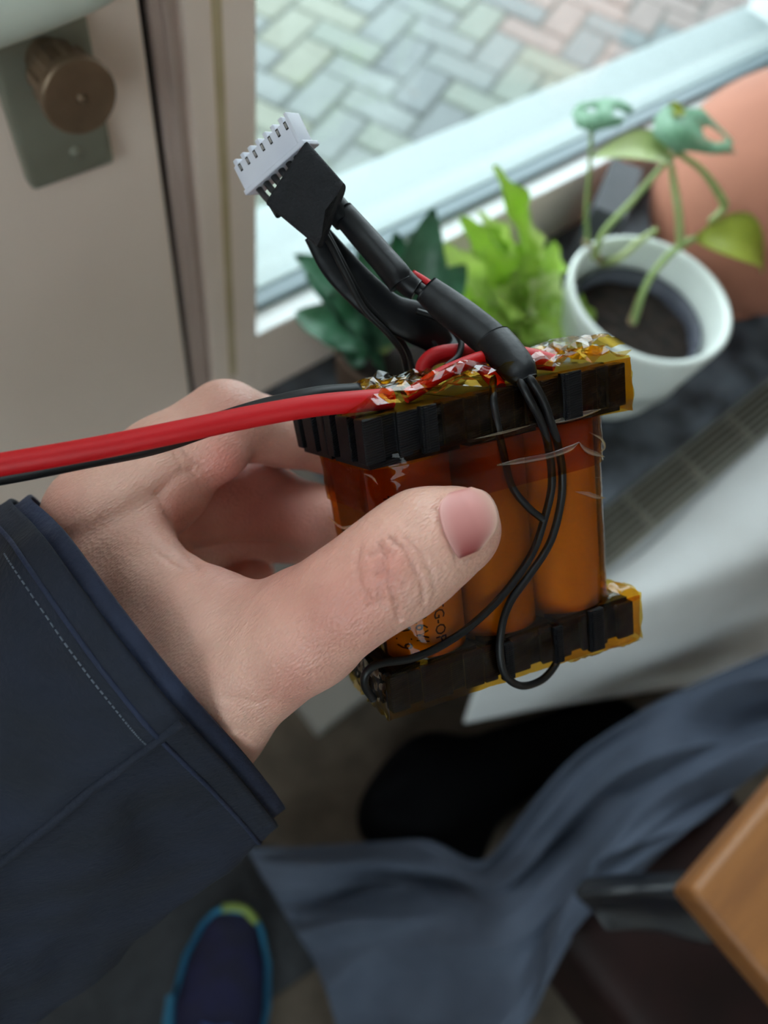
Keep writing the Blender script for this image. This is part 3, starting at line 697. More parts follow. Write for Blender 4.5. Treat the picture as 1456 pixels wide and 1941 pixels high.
CREASE = [  # (polyline, half width px, depth mm) on the camera-facing side
    ([(683, 1040), (676, 1070), (683, 1110), (705, 1145)], 4.5, 0.86),
    ([(722, 1030), (733, 1062), (728, 1085), (740, 1110), (752, 1150), (756, 1175)], 3.6, 1.12),
    ([(740, 1020), (765, 1040), (785, 1075), (800, 1110), (802, 1140)], 3.6, 0.74),
    ([(712, 1065), (720, 1100), (722, 1140)], 3.6, 0.74), ([(770, 1020), (800, 1050), (818, 1085), (825, 1120)], 3.6, 0.54),
    ([(700, 1052), (725, 1045), (745, 1052)], 3.6, 0.61), ([(715, 1085), (745, 1090), (765, 1105)], 3.1, 0.54),
    ([(300, 935), (325, 985), (350, 1035), (372, 1082)], 9, .5), ([(110, 1030), (180, 1005), (250, 968), (310, 925)], 24, 1.1), ([(300, 935), (330, 905), (362, 888)], 8, .5),
    ([(262, 925), (300, 950), (318, 985)], 6, .35), ([(330, 862), (345, 885), (372, 898)], 5, .4), ([(345, 845), (362, 870), (385, 885)], 5, .4),
    ([(300, 1050), (330, 1072), (350, 1080)], 5, .3), ([(372, 1355), (420, 1378), (470, 1385)], 7, .4), ([(380, 1395), (430, 1405), (460, 1402)], 6, .35), ([(430, 1320), (480, 1332), (510, 1325)], 8, .3),
    ([(828, 968), (836, 1000), (850, 1030), (866, 1062)], 4, .55), ([(828, 968), (835, 952), (850, 940)], 4, .45)]
def hand_detail(P):
    d = hand_sdf(P); px = CX + F * P[:, 0] / P[:, 2]; py = CY + F * P[:, 1] / P[:, 2]
    g = np.zeros(len(P)); near = P[:, 2] < 196
    for poly, w, dep in CREASE:
        e = seg_d(px, py, poly); g += dep * np.exp(-(e / w) ** 2)
    # swelling of the thumb joint
    e = np.hypot((px - 745) / 60, (py - 1078) / 55); g -= .45 * np.exp(-e ** 2)
    return d + g * near
lo = np.array([-150., -45., 120.]); hi = np.array([45., 150., 268.])
V, Fq = surface_nets(hand_sdf, lo, hi, 1.25)
bm = bmesh.new(); vs = [bm.verts.new(v) for v in V]
for f in Fq: bm.faces.new([vs[i] for i in f])
bmesh.ops.subdivide_edges(bm, edges=bm.edges[:], cuts=1, use_grid_fill=True, smooth=0.0)
bm.verts.index_update()
V = np.array([v.co[:] for v in bm.verts]); Fq = [tuple(v.index for v in f.verts) for f in bm.faces]; bm.free()
for it in range(4):
    fn = hand_sdf if it < 2 else hand_detail
    d0 = fn(V); e = .15
    G = np.stack([(hand_sdf(V + np.eye(3)[i] * e) - hand_sdf(V - np.eye(3)[i] * e)) / (2 * e) for i in range(3)], 1)
    G /= np.maximum(np.linalg.norm(G, axis=1), .3)[:, None] ** 2
    V = V - G * np.clip(d0, -1.2, 1.2)[:, None]
def skinmat():
    m = bpy.data.materials.new('skin'); m.use_nodes = True; nt = m.node_tree; b = nt.nodes['Principled BSDF']
    at = nt.nodes.new('ShaderNodeAttribute'); at.attribute_name = 'skin_colour'
    tc = nt.nodes.new('ShaderNodeTexCoord'); n = nt.nodes.new('ShaderNodeTexNoise'); n.inputs['Scale'].default_value = 90; n.inputs['Detail'].default_value = 5
    nt.links.new(tc.outputs['Object'], n.inputs['Vector'])
    mx = nt.nodes.new('ShaderNodeMix'); mx.data_type = 'RGBA'; mx.blend_type = 'MULTIPLY'; mx.inputs[0].default_value = .35
    r = nt.nodes.new('ShaderNodeValToRGB'); r.color_ramp.elements[0].color = (.72, .58, .55, 1); r.color_ramp.elements[1].color = (1.15, 1.12, 1.1, 1); r.color_ramp.elements[0].position = .3; r.color_ramp.elements[1].position = .7
    nt.links.new(n.outputs['Fac'], r.inputs['Fac']); nt.links.new(at.outputs['Color'], mx.inputs[6]); nt.links.new(r.outputs['Color'], mx.inputs[7]); nt.links.new(mx.outputs[2], b.inputs['Base Color'])
    b.inputs['Roughness'].default_value = .42; b.inputs['Subsurface Weight'].default_value = .25; b.inputs['Subsurface Radius'].default_value = (1, .3, .18); b.inputs['Subsurface Scale'].default_value = .0025
    mp = nt.nodes.new('ShaderNodeMapping'); mp.inputs['Rotation'].default_value = (.4, .3, .9); mp.inputs['Scale'].default_value = (1, 2.4, 1.2); nt.links.new(tc.outputs['Object'], mp.inputs['Vector'])
    vo = nt.nodes.new('ShaderNodeTexVoronoi'); vo.inputs['Scale'].default_value = 900; nt.links.new(mp.outputs['Vector'], vo.inputs['Vector'])
    n2 = nt.nodes.new('ShaderNodeTexNoise'); n2.inputs['Scale'].default_value = 350; n2.inputs['Detail'].default_value = 4; nt.links.new(mp.outputs['Vector'], n2.inputs['Vector'])
    ad = nt.nodes.new('ShaderNodeMath'); ad.operation = 'ADD'; nt.links.new(vo.outputs['Distance'], ad.inputs[0]); nt.links.new(n2.outputs['Fac'], ad.inputs[1])
    bp = nt.nodes.new('ShaderNodeBump'); bp.inputs['Strength'].default_value = .4; bp.inputs['Distance'].default_value = .0005
    nt.links.new(ad.outputs[0], bp.inputs['Height']); nt.links.new(bp.outputs['Normal'], b.inputs['Normal'])
    return m
M['skin'] = skinmat()
wbase = W(270, 1260, 190)
hand = meshobj('person', c2w(V), Fq, M['skin'], None, True, loc=wbase)
tag(hand, 'left hand in a navy sleeve gripping the taped battery pack, thumb in front', 'person')
ca_ = hand.data.color_attributes.new('skin_colour', 'FLOAT_COLOR', 'POINT')
px = CX + F * V[:, 0] / V[:, 2]; py = CY + F * V[:, 1] / V[:, 2]
base = np.array(lin((224, 178, 160))[:3]); red = np.array(lin((204, 124, 112))[:3])
tr_ = np.zeros(len(V))
for x_, y_, s_, a_ in [(740, 1070, 55, .55), (880, 1010, 55, .35), (620, 1180, 90, .35), (560, 1290, 70, .4), (440, 790, 70, .3), (420, 880, 50, .45), (330, 960, 40, .35), (120, 960, 60, .25), (500, 980, 130, .8), (690, 1140, 70, .3)]:
    tr_ += a_ * np.exp(-((px - x_) ** 2 + (py - y_) ** 2) / s_ ** 2)
tr_ = np.clip(tr_ + .12 * vnoise(V, .06), 0, 1)[:, None]
colr = base * (1 - tr_) + red * tr_
buf = np.ones((len(V), 4), np.float32); buf[:, :3] = colr
ca_.data.foreach_set('color', buf.ravel())

# thumb nail, marched onto the finger surface
M['nail'] = mat('nail', (222, 164, 160), .42, (230, 178, 172), 60, spec=.3)
M['nail_tip'] = mat('nail_free_edge', (236, 208, 192), .3)
def to_surface(Q, dirn):
    Q = Q.copy()
    for _ in range(30): Q += dirn * hand_sdf(Q)[:, None] * .9
    return Q
def nail_patch(t0, t1, off0, off1, n=22, m=15):
    # nail quad in pixels: proximal edge (near the joint) to distal edge (finger tip)
    prox = cr([(850, 938), (832, 962), (838, 1000), (852, 1032), (868, 1058)], m)
    dist = cr([(893, 929), (926, 940), (944, 972), (940, 1002), (908, 1040)], m)
    Q = []; off = []
    for i in range(n):
        t = t0 + (t1 - t0) * i / (n - 1)
        for j in range(m):
            p = prox[j] * (1 - t) + dist[j] * t
            Q.append(C(p[0], p[1], 125)); off.append(off0 + (off1 - off0) * t)
    Q = np.array(Q); dirn = Q / np.linalg.norm(Q, axis=1)[:, None]
    S = to_surface(Q, dirn) ; e = .2
    G = np.stack([(hand_sdf(S + np.eye(3)[i] * e) - hand_sdf(S - np.eye(3)[i] * e)) / (2 * e) for i in range(3)], 1); G /= np.linalg.norm(G, axis=1)[:, None]
    bad = np.abs(hand_sdf(S)) > .3
    top = S + G * (.15 + np.array(off))[:, None]; bot = S - G * .5
    top[bad] = np.nan
    return top, bot, n, m
top, bot, n, m = nail_patch(0, .95, .05, .35)
ok = ~np.isnan(top[:, 0])
gf = [f for f in grid_faces(n, m) if all(ok[i] for i in f)]
top[~ok] = top[ok].mean(0)
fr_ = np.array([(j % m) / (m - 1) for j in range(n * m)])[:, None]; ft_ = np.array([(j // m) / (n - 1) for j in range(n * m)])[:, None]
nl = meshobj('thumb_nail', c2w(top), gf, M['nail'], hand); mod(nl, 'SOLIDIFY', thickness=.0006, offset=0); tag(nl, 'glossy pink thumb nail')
pink, deep_red, edge_ = (np.array(lin(c)[:3]) for c in ((212, 146, 140), (140, 52, 52), (232, 196, 178)))
nc_ = pink * (1 - fr_ ** 2.2) + deep_red * fr_ ** 2.2; nc_ = nc_ * (1 - ft_ ** 8) + edge_ * ft_ ** 8  # pink turning dark red towards the lower side of the nail
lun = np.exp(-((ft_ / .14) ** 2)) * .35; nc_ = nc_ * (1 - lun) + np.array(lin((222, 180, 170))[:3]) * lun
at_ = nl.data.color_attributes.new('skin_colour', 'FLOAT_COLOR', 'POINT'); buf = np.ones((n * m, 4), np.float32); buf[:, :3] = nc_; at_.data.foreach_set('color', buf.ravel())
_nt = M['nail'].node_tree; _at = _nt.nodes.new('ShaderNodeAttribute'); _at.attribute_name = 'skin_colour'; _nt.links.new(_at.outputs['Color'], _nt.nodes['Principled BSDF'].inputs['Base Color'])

# ------------------------------------------------------------------ sleeve of the jacket
M['navy'] = mat('navy_cotton', (19, 27, 46), .85, (14, 20, 33), 30, .35, 500, stretch=(1, 1, 3))
M['navy_in'] = mat('navy_lining', (22, 34, 62), .75, (19, 29, 54), 80, .3, 600)
M['thread'] = mat('stitch_thread', (92, 100, 112), .8)
CUFF = [(22, 955, 174), (58, 990, 164), (92, 1032, 156), (200, 1182, 147), (300, 1310, 145), (349, 1366, 147), (440, 1462, 160), (500, 1532, 172), (527, 1567, 180), (515, 1545, 188), (455, 1470, 200),
        (370, 1375, 214), (230, 1190, 226), (110, 1030, 220), (40, 955, 198), (18, 945, 184)]
def ring(scale=1.0, shift=(0, 0, 0), n=120):
    P = np.array([C(*p) for p in CUFF]); c = P.mean(0); P = c + (P - c) * scale + np.array(shift, float)
    # closed Catmull-Rom with chord samples
    Q = np.concatenate([P[-3:], P, P[:3]]); S = cr(Q, (len(Q) - 1) * 8 + 1); k = 3 * 8
    return S[k:k + len(P) * 8]
AX = np.array([-75., 58., 4.])             # sleeve runs to the lower left
def wrinkle(P, amp):
    return amp * (vnoise(P, .045, 3.1) + .5 * vnoise(P, .11, 7.7))
rows = []
for s in np.concatenate([[0, .012, .03], np.linspace(.05, 1.9, 60)]):
    r_ = ring(1.0 + .06 * min(s, 1.2), AX * s); c_ = r_.mean(0); nv = (r_ - c_); nv /= np.linalg.norm(nv, axis=1)[:, None]
    ridge = 1.0 * np.exp(-((s - .055) / .02) ** 2) * .4
    r_ = r_ + nv * (wrinkle(r_, 3.4 * min(1, s * 3 + .12)) + ridge)[:, None]
    rows.append(r_)
rows = np.array(rows); nr, nc = rows.shape[:2]
sl_ = meshobj('jacket_sleeve', c2w(rows.reshape(-1, 3)), grid_faces(nr, nc, wrapv=True), M['navy'], hand); mod(sl_, 'SOLIDIFY', thickness=.0012, offset=-1); tag(sl_, 'dark navy jacket sleeve')
# inner lining layer peeping out of the cuff
rows2 = []
for s in np.linspace(-.045, .35, 12):
    r_ = ring(.955 + (.012 if s > 0 else 0), AX * s); rows2.append(r_)
rows2 = np.array(rows2)
li = meshobj('cuff_lining', c2w(rows2.reshape(-1, 3)), grid_faces(*rows2.shape[:2], wrapv=True), M['navy_in'], hand); mod(li, 'SOLIDIFY', thickness=.0010, offset=-1)
# seam ridge along the sleeve from the cuff corner, hem stitches
def sleeve_at(s, frac):                    # point on the outer sleeve surface
    i = np.interp(s, np.concatenate([[0, .012, .03], np.linspace(.05, 1.9, 60)]), np.arange(nr)); i0 = min(int(i), nr - 2); f = i - i0
    j = frac % nc; j0 = int(j); g = j - j0
    a_ = rows[i0, j0] * (1 - g) + rows[i0, (j0 + 1) % nc] * g; b_ = rows[i0 + 1, j0] * (1 - g) + rows[i0 + 1, (j0 + 1) % nc] * g
    return a_ * (1 - f) + b_ * f
seamj = 5 * 8.0
meshobj('seam', *tube([c2w(sleeve_at(s, seamj)) for s in np.linspace(.004, 1.85, 24)], .0011, 80, 8), M['navy'], sl_)
meshobj('hem', *tube([c2w(sleeve_at(.065, j)) for j in np.linspace(0, nc - 1, 60)], .0006, 120, 6), M['navy_in'], sl_)
for k_ in range(46):
    j = 1.5 * 8 + k_ * 3.6 * 8 / 46
    a_, b_ = c2w(sleeve_at(.095, j)), c2w(sleeve_at(.095, j + .42))
    meshobj('stitch', *tube([a_, (a_ + b_) / 2, b_], .00022, 4, 5), M['thread'], sl_)
for k_ in range(7):
    a_, b_ = c2w(sleeve_at(.72 , seamj + .6 * k_)), c2w(sleeve_at(.72, seamj + .6 * k_ + .3))
    meshobj('stitch', *tube([a_, (a_ + b_) / 2, b_], .0003, 4, 5), M['thread'], sl_)

# ------------------------------------------------------------------ battery pack: parts
M['wrap'] = mat('cell_wrap', (186, 166, 140), .45, (178, 156, 130), 60)
M['wrap2'] = mat('cell_wrap_grey', (158, 136, 118), .45, (148, 126, 108), 60)
M['print'] = mat('black_print', (14, 12, 12), .6)
M['pla'] = mat('black_printed_plastic', (9, 9, 12), .42, (14, 14, 17), 90, .0, spec=.16)
def layerlines(m):                          # fine layer lines of the printed plastic
    nt = m.node_tree; b = nt.nodes['Principled BSDF']; tc = nt.nodes.new('ShaderNodeTexCoord'); wv = nt.nodes.new('ShaderNodeTexWave'); wv.inputs['Scale'].default_value = 900; wv.bands_direction = 'Z'
    nt.links.new(tc.outputs['Object'], wv.inputs['Vector']); bp = nt.nodes.new('ShaderNodeBump'); bp.inputs['Strength'].default_value = .5; bp.inputs['Distance'].default_value = .0003
    nt.links.new(wv.outputs['Fac'], bp.inputs['Height']); nt.links.new(bp.outputs['Normal'], b.inputs['Normal'])
layerlines(M['pla'])
M['kapton'] = film('kapton_film', (.76, .40, .03, 1), .04, 1.28, .35, 110)
M['kapton_light'] = film('kapton_film_loose', (.90, .60, .10, 1), .05, 1.55, .25, 160)
M['crease'] = film('kapton_crease_glint', (.93, .74, .40, 1), .12, 2.6)  # whiter glints of the wrinkles put into tint and reflectance
M['silicone_red'] = mat('red_silicone', (196, 16, 26), .5, (186, 13, 22), 50, spec=.35)
M['silicone_black'] = mat('black_silicone', (12, 12, 14), .45, spec=.35)
M['shrink'] = mat('black_heatshrink', (11, 12, 15), .36, (15, 16, 19), 60, .1, 220, spec=.25)
M['cloth_tape'] = mat('black_cloth_tape', (17, 18, 23), .85, (22, 23, 28), 200, .4, 1200)
M['nylon'] = mat('white_nylon', (214, 216, 226), .45, (206, 208, 220), 80)
M['contact'] = mat('tin_contact', (190, 190, 190), .3, metal=.9)
M['amber_flash'] = M['kapton']

bp_ = empty('battery_pack', PMW([32, 21, 0])[0], 'six-cell battery pack wrapped in amber tape with red and black leads', 'battery pack')
UC = (13.5, 32.5, 51.5); VC = (10.5, 31.5); RC = 9.25
for jv, vc in enumerate(VC):
    for iu, uc in enumerate(UC):
        prof = [(0, 9.6), (RC, 9.6)] + [(RC, 9.6 + 50.3 * t / 10) for t in range(1, 10)] + [(RC, 59.9), (0, 59.9)]
        V, Fc = lathe(prof, uc, vc, 40)
        ce = meshobj('cell', PMW(V), Fc, M['wrap'] if (iu + jv) % 2 == 0 else M['wrap2'], bp_)
        if iu == 0 and jv == 0: cell1 = ce
# print on the front cell
def print_text(txt, px, py, size):
    p0 = onpack(px, py, 2.0)
    cu = bpy.data.curves.new('print', 'FONT'); cu.body = txt; cu.size = size; cu.resolution_u = 2; cu.offset = .03
    t = bpy.data.objects.new('tmp', cu); COL.objects.link(t); dg = bpy.context.evaluated_depsgraph_get()
    me = t.evaluated_get(dg).to_mesh(); vs = np.array([v.co[:] for v in me.vertices]); fs = [tuple(p.vertices) for p in me.polygons]
    t.evaluated_get(dg).to_mesh_clear(); bpy.data.objects.remove(t)
    u = p0[0] + vs[:, 1]; h = p0[2] - vs[:, 0]; du = np.clip(u - UC[0], -RC, RC)
    v = VC[0] - np.sqrt(np.maximum((RC + .06) ** 2 - du ** 2, .1))
    return meshobj('printed_text', PMW(np.stack([u, v, h], 1)), fs, M['print'], cell1, False)
print_text('TG-OP', 818, 1138, 3.6); print_text('3.6V/', 788, 1166, 3.6); print_text('20 19', 762, 1180, 3.6); print_text('+:', 738, 945, 3.0)

def notched(u0, u1, v0, v1, h0, h1, sides):
    """block outline with dovetail grooves on the outer sides: 'f' front, 'b' back, 'l' left, 'r' right"""
    def edge(a, b, n, g):                   # a->b, outward normal n
        a = np.array(a); b = np.array(b); n = np.array(n); L = np.linalg.norm(b - a); t = (b - a) / L; P = [a]
        if g:
            for c0 in (.26, .72):
                c_ = a + t * L * c0; P += [c_ - t * 1.5, c_ - t * 2.1 - n * 1.9, c_ + t * 2.1 - n * 1.9, c_ + t * 1.5]
        return P
    P = edge((u0, v0), (u1, v0), (0, -1), 'f' in sides) + edge((u1, v0), (u1, v1), (1, 0), 'r' in sides) + edge((u1, v1), (u0, v1), (0, 1), 'b' in sides) + edge((u0, v1), (u0, v0), (-1, 0), 'l' in sides)
    n = len(P); V = [(p[0], p[1], h0) for p in P] + [(p[0], p[1], h1) for p in P]
    Fc = [(i, (i + 1) % n, (i + 1) % n + n, i + n) for i in range(n)] + [tuple(range(n))[::-1], tuple(range(n, 2 * n))]
    return np.array(V, float), Fc
US = (0, 23, 42, 65); VS = (0, 21, 42)
for (h0, h1) in ((60, 70), (0, 9.5)):
    for i in range(3):
        for j in range(2):
            s = ('l' if i == 0 else '') + ('r' if i == 2 else '') + ('f' if j == 0 else 'b')
            V, Fc = notched(US[i] + .12, US[i + 1] - .12, VS[j] + .12, VS[j + 1] - .12, h0, h1, s)
            o = meshobj('holder_block', PMW(V), Fc, M['pla'], bp_, False)
            md = mod(o, 'BEVEL', width=.00035, segments=2); md.limit_method = 'ANGLE'
            # step lip towards the cells
            V, Fc = notched(US[i] + 1.2, US[i + 1] - 1.2, VS[j] + 1.2, VS[j + 1] - 1.2, h0 - 1.2 if h0 > 30 else h1, h0 if h0 > 30 else h1 + 1.2, '')
            meshobj('holder_lip', PMW(V), Fc, M['pla'], o, False)

# locking keys that stand proud of the holders
for (u0, u1, h0, h1) in ((46.5, 51.5, 60, 70.8), (12.2, 15.8, 60, 70.4), (51, 55, -.3, 11), (41, 43.4, -.2, 9.6), (27, 30, -.2, 9.6)):
    ky = meshobj('holder_key', *bevbox(u0, u1, -1.5, .3, h0, h1, .25, PMW), M['pla'], bp_, False)
    meshobj('key_rib', *bevbox(u0 + .5, u0 + 1.3, -1.9, -1.3, h0 + .4, h1 - .3, .15, PMW), M['pla'], ky, False)
def hull_pts(o, n=14):                      # rounded outline around all cells, offset o
    P = []; r = RC + o
    for (cu_, cv_, a0) in ((UC[2], VC[0], -90), (UC[2], VC[1], 0), (UC[0], VC[1], 90), (UC[0], VC[0], 180)):
        for k in range(n): a_ = math.radians(a0 + 90 * k / (n - 1)); P.append((cu_ + r * math.cos(a_), cv_ + r * math.sin(a_)))
    return np.array(P)
def wrapfilm(name, o, h0, h1, rows_=26, amp=.22, seed=0., m='kapton', tilt=0.0):
    H = hull_pts(o); # densify straight runs
    Q = []
    for a_, b_ in zip(H, np.roll(H, -1, 0)):
        k = max(1, int(np.linalg.norm(b_ - a_) / 1.6)); Q += [a_ + (b_ - a_) * i / k for i in range(k)]
    Q = np.array(Q); c_ = Q.mean(0); nv = (Q - c_) / np.linalg.norm(Q - c_, axis=1)[:, None]; V = []
    for i in range(rows_):
        t = i / (rows_ - 1)
        for q, nn in zip(Q, nv):
            h = h0 + (h1 - h0) * t + tilt * (q[0] - 32) / 32 * t
            w = amp * (mnoise.noise(Vector((q[0] * .10 + seed, q[1] * .1, h * .22))) + .6 * mnoise.noise(Vector((q[0] * .06, q[1] * .2 + seed, h * .9))))
            V.append((q[0] + nn[0] * w, q[1] + nn[1] * w, h))
    return meshobj(name, PMW(np.array(V)), grid_faces(rows_, len(Q), wrapv=True), M[m], bp_)
tag(wrapfilm('tape_wrap', 1.55, 8.6, 61.0, 44, .16, 2.6), 'transparent amber tape around the cells')
tag(wrapfilm('tape_band', 2.05, 47.5, 60.5, 16, .28, 5.0, tilt=3.0), 'second amber tape layer')
# wrinkles standing up from the film, paler and shinier to put in their glints (px polylines on the front)
def ridge(pts, r, v=-1.1, m='crease', flatk=.45, name='tape_wrinkle'):
    P = [PMW(onpack(x, y, v) )[0] for x, y in pts]
    nrm = PMW([30, -10, 35])[0] - PMW([30, 0, 35])[0]
    rr = [r * .15] + [r] * (len(P) - 2) + [r * .15]
    return meshobj(name, *tube(P, [q / 1000 for q in rr], 26, 8, flat=(nrm, flatk)), M[m], bp_)
ridge([(942, 882), (985, 874), (1040, 864), (1080, 850), (1098, 838)], .75)
ridge([(1098, 838), (1110, 852), (1128, 860), (1146, 866)], .6)
ridge([(1090, 932), (1112, 936), (1130, 942), (1148, 944)], .5)
ridge([(1040, 802), (1070, 795), (1105, 785), (1138, 776)], .7)
ridge([(1118, 820), (1140, 832), (1146, 848), (1138, 858)], .35)
ridge([(1126, 905), (1145, 906)], .3)
ridge([(622, 980), (650, 1000), (680, 992)], .3); ridge([(690, 898), (705, 904), (716, 918)], .3); ridge([(900, 832), (960, 818), (1005, 806)], .35)

# loose amber film over the holders
def crumple(ctrl, nu, nv, amp, sc, seed, name, m='kapton_light', jag=0.0):
    V, Fc = sheet(ctrl, nu, nv); V = np.array(V)
    N = np.zeros_like(V)
    G = V.reshape(nu, nv, 3); du = np.gradient(G, axis=0); dv = np.gradient(G, axis=1); N = np.cross(du, dv).reshape(-1, 3); N /= np.linalg.norm(N, axis=1)[:, None] + 1e-9
    a_ = np.array([1 - 2 * abs(mnoise.noise(Vector((p[0] * sc + seed, p[1] * sc, p[2] * sc)))) for p in V])
    b_ = np.array([1 - 2 * abs(mnoise.noise(Vector((p[0] * sc * 2.3 + seed, p[1] * sc * 2.3 + 9, p[2] * sc * 2.3)))) for p in V])
    V = V + N * (amp * (a_ - .5) + .45 * amp * (b_ - .5))[:, None]
    return meshobj(name, PMW(V), Fc, M[m], bp_, smooth=False if jag else True)
# front of the top holder, from the ragged left edge to the right end
ctrl = [[(14 + (0 if k < 2 else 1.5) - (k == 1) * 2, -.75, 59.0 + 12.0 * k / 4), (26, -.7, 59.0 + 12 * k / 4), (38, -.8, 59.2 + 12 * k / 4), (52, -.7, 59.2 + 12 * k / 4), (65.8, -.8, 58.6 + 12.4 * k / 4)] for k in range(5)]
crumple(ctrl, 24, 90, .55, .16, 1.0, 'tape_front', 'kapton')
# right end of the top holder
crumple([[(65.9, -.8, 58.4), (66, 8, 59.0), (66, 20, 59)], [(66, -.8, 66), (66.2, 8, 66), (66, 20, 66)], [(65.6, -.6, 71.5), (65.4, 8, 72.2), (65, 20, 72)]], 14, 24, .5, .2, 4.0, 'tape_end', 'kapton_light')
# crumpled film over the top
ctrl = [[(-1.0 + 5 * (k > 1), 1 + 10 * k, 71.5), (8, 0 + 11 * k, 72.8 + (k == 1)), (18, -1 + 11 * k, 73.5 + .8 * (k == 2)), (30, -1.4 + 11 * k, 72.6 + 1.5 * (k == 1)), (42, -1 + 11 * k, 73.6), (54, -1.2 + 11 * k, 74.2 - (k == 0) * 1.5), (66, -.8 + 11 * k, 72.0 + 1.2 * (k > 0))] for k in range(4)]
crumple(ctrl, 16, 34, 2.2, .11, 7.0, 'tape_top', 'kapton_light', jag=1)
ctrl = [[(6, 2 + 8 * k, 73.5), (16, 1 + 8 * k, 75.5), (28, 0 + 8 * k, 75 + (k == 1)), (40, 1 + 8 * k, 74.5), (48, 1 + 8 * k, 73.5)] for k in range(4)]
crumple(ctrl, 14, 24, 2.4, .13, 21.0, 'tape_top', 'kapton_light', jag=1)
ctrl = [[(50, 2 + 6 * k, 73.0), (56, 1 + 6 * k, 76.2), (62, 1 + 6 * k, 77.2), (66, 1 + 6 * k, 74.0)] for k in range(4)]
crumple(ctrl, 10, 14, 1.8, .14, 33.0, 'tape_top', 'kapton_light', jag=1)
# bottom holder
ctrl = [[(-1.0, -.7, -1.0 + 11.5 * k / 3), (15, -.8, -.8 + 11.3 * k / 3), (32, -.7, -.8 + 11.3 * k / 3), (50, -.8, -.8 + 11.6 * k / 3), (66, -.9, -1.2 + 12.4 * k / 3)] for k in range(4)]
crumple(ctrl, 18, 80, .5, .16, 12.0, 'tape_front', 'kapton')
crumple([[(-1.2, -.6, -1.2), (-1.2, 14, -1.0), (-1, 30, -1)], [(-1.3, -.6, 5), (-1.4, 14, 5), (-1, 30, 5)], [(-1.0, -.6, 11), (-1, 14, 11), (0, 30, 11)]], 14, 30, .8, .2, 15.0, 'tape_end', 'kapton_light')
crumple([[(66.2, -.9, -1.3), (67, 8, -.6), (66, 22, -.5)], [(66.6, -.9, 5), (67, 8, 5), (66, 22, 5)], [(66.6, -.6, 11.5), (66.4, 8, 12.5), (65, 22, 12)]], 14, 24, .7, .2, 17.0, 'tape_end', 'kapton_light')
crumple([[(46, -1.0, -.6), (56, -1.0, -.8), (66.3, -1.0, -1.0)], [(46, 1, -2.2), (56, 1, -2.4), (66.3, 1, -2.0)], [(46, 8, -1.6), (56, 8, -1.6), (66, 8, -1.6)]], 12, 40, .6, .2, 19.0, 'tape_fold', 'kapton_light')
crumple([[(58, -.8, 9), (62, -.9, 9.5), (66.5, -.6, 10)], [(58, .5, 12), (62, .5, 13), (66, .5, 12.5)], [(58, 5, 12.5), (62, 5, 13.8), (66, 5, 13.2)]], 12, 24, .5, .25, 23.0, 'tape_fold', 'kapton_light')

# leads
def wire(name, pts, r, m, n=50, k=14, **kw):
    r = [q / 1000 for q in r] if np.ndim(r) else r / 1000
    return meshobj(name, *tube([W(*p) for p in pts], r, n, k, **kw), M[m], bp_)
w_ = wire('red_lead', [(-1250, 1250, 150), (-900, 1080, 138), (-500, 965, 134), (-160, 905, 136), (0, 881, 139), (180, 850, 142), (340, 818, 145), (470, 791, 148), (590, 770, 150), (690, 760, 152), (740, 756, 155)], 2.25, 'silicone_red', 120, 24); tag(w_, 'thick red silicone lead')
w_ = wire('black_lead', [(-1230, 1290, 155), (-890, 1110, 143), (-500, 985, 139), (-160, 922, 141), (0, 899, 144), (160, 868, 147), (290, 842, 150), (400, 806, 153), (500, 775, 156), (600, 752, 158), (680, 745, 162)], 2.2, 'silicone_black', 120, 24); tag(w_, 'thick black silicone lead')
wire('red_jumper', [(800, 712, 178), (806, 690, 178), (830, 673, 178), (880, 667, 178), (950, 668, 176), (1010, 680, 172), (1052, 688, 170)], [1.9, 2.0, 2.1, 2.1, 2.2, 2.3, 1.9], 'silicone_red', 50, 18)
wire('red_jumper', [(768, 752, 158), (792, 738, 159), (830, 713, 161), (880, 690, 163), (925, 674, 165), (960, 664, 168)], [1.5, 1.6, 1.6, 1.55, 1.5, 1.5], 'silicone_red', 40, 16)
wire('red_jumper', [(915, 700, 166), (935, 715, 163), (950, 735, 160)], [1.2, 1.9, 1.2], 'silicone_red', 20, 14)
# balance cable in heat shrink
vdir = R @ np.array([0, 0, 1.0])
wire('heat_shrink_tube', [(612, 372, 174), (640, 400, 174), (655, 420, 174)], [3.4, 3.2, 2.9], 'shrink', 16, 20)
wire('heat_shrink_tube', [(648, 402, 174), (690, 450, 174), (725, 490, 173), (752, 522, 172), (762, 538, 172)], [2.9, 3.15, 3.2, 3.3, 3.2], 'shrink', 40, 24)
wire('heat_shrink_tube', [(745, 510, 172), (775, 540, 172), (790, 550, 172)], [2.8, 2.7, 2.5], 'shrink', 16, 20)
wire('heat_shrink_tube', [(808, 548, 171), (850, 582, 170), (890, 612, 168), (930, 645, 166), (955, 672, 163), (978, 705, 160)], [3.4, 4.1, 4.2, 4.2, 4.0, 3.3], 'shrink', 60, 28, flat=(vdir, .62))
wire('heat_shrink_tube', [(935, 640, 165), (958, 668, 162), (985, 702, 159), (998, 722, 158)], [4.0, 4.1, 3.7, 2.6], 'shrink', 30, 28, flat=(vdir, .6))
wire('balance_wire', [(765, 535, 172), (800, 556, 171), (835, 580, 170)], .85, 'silicone_black', 14, 12)
wire('balance_wire', [(775, 528, 172), (805, 548, 171), (840, 575, 170)], .9, 'silicone_black', 14, 12)
wire('balance_wire', [(782, 518, 173), (810, 535, 172), (840, 560, 171)], .85, 'silicone_red', 14, 12)
def pk(px, py, v): return PMW(onpack(px, py, v))[0]
def pwire(pts, r, name='balance_wire', m='silicone_black', n=80): return meshobj(name, *tube(pts, r / 1000, n, 12), M[m], bp_)
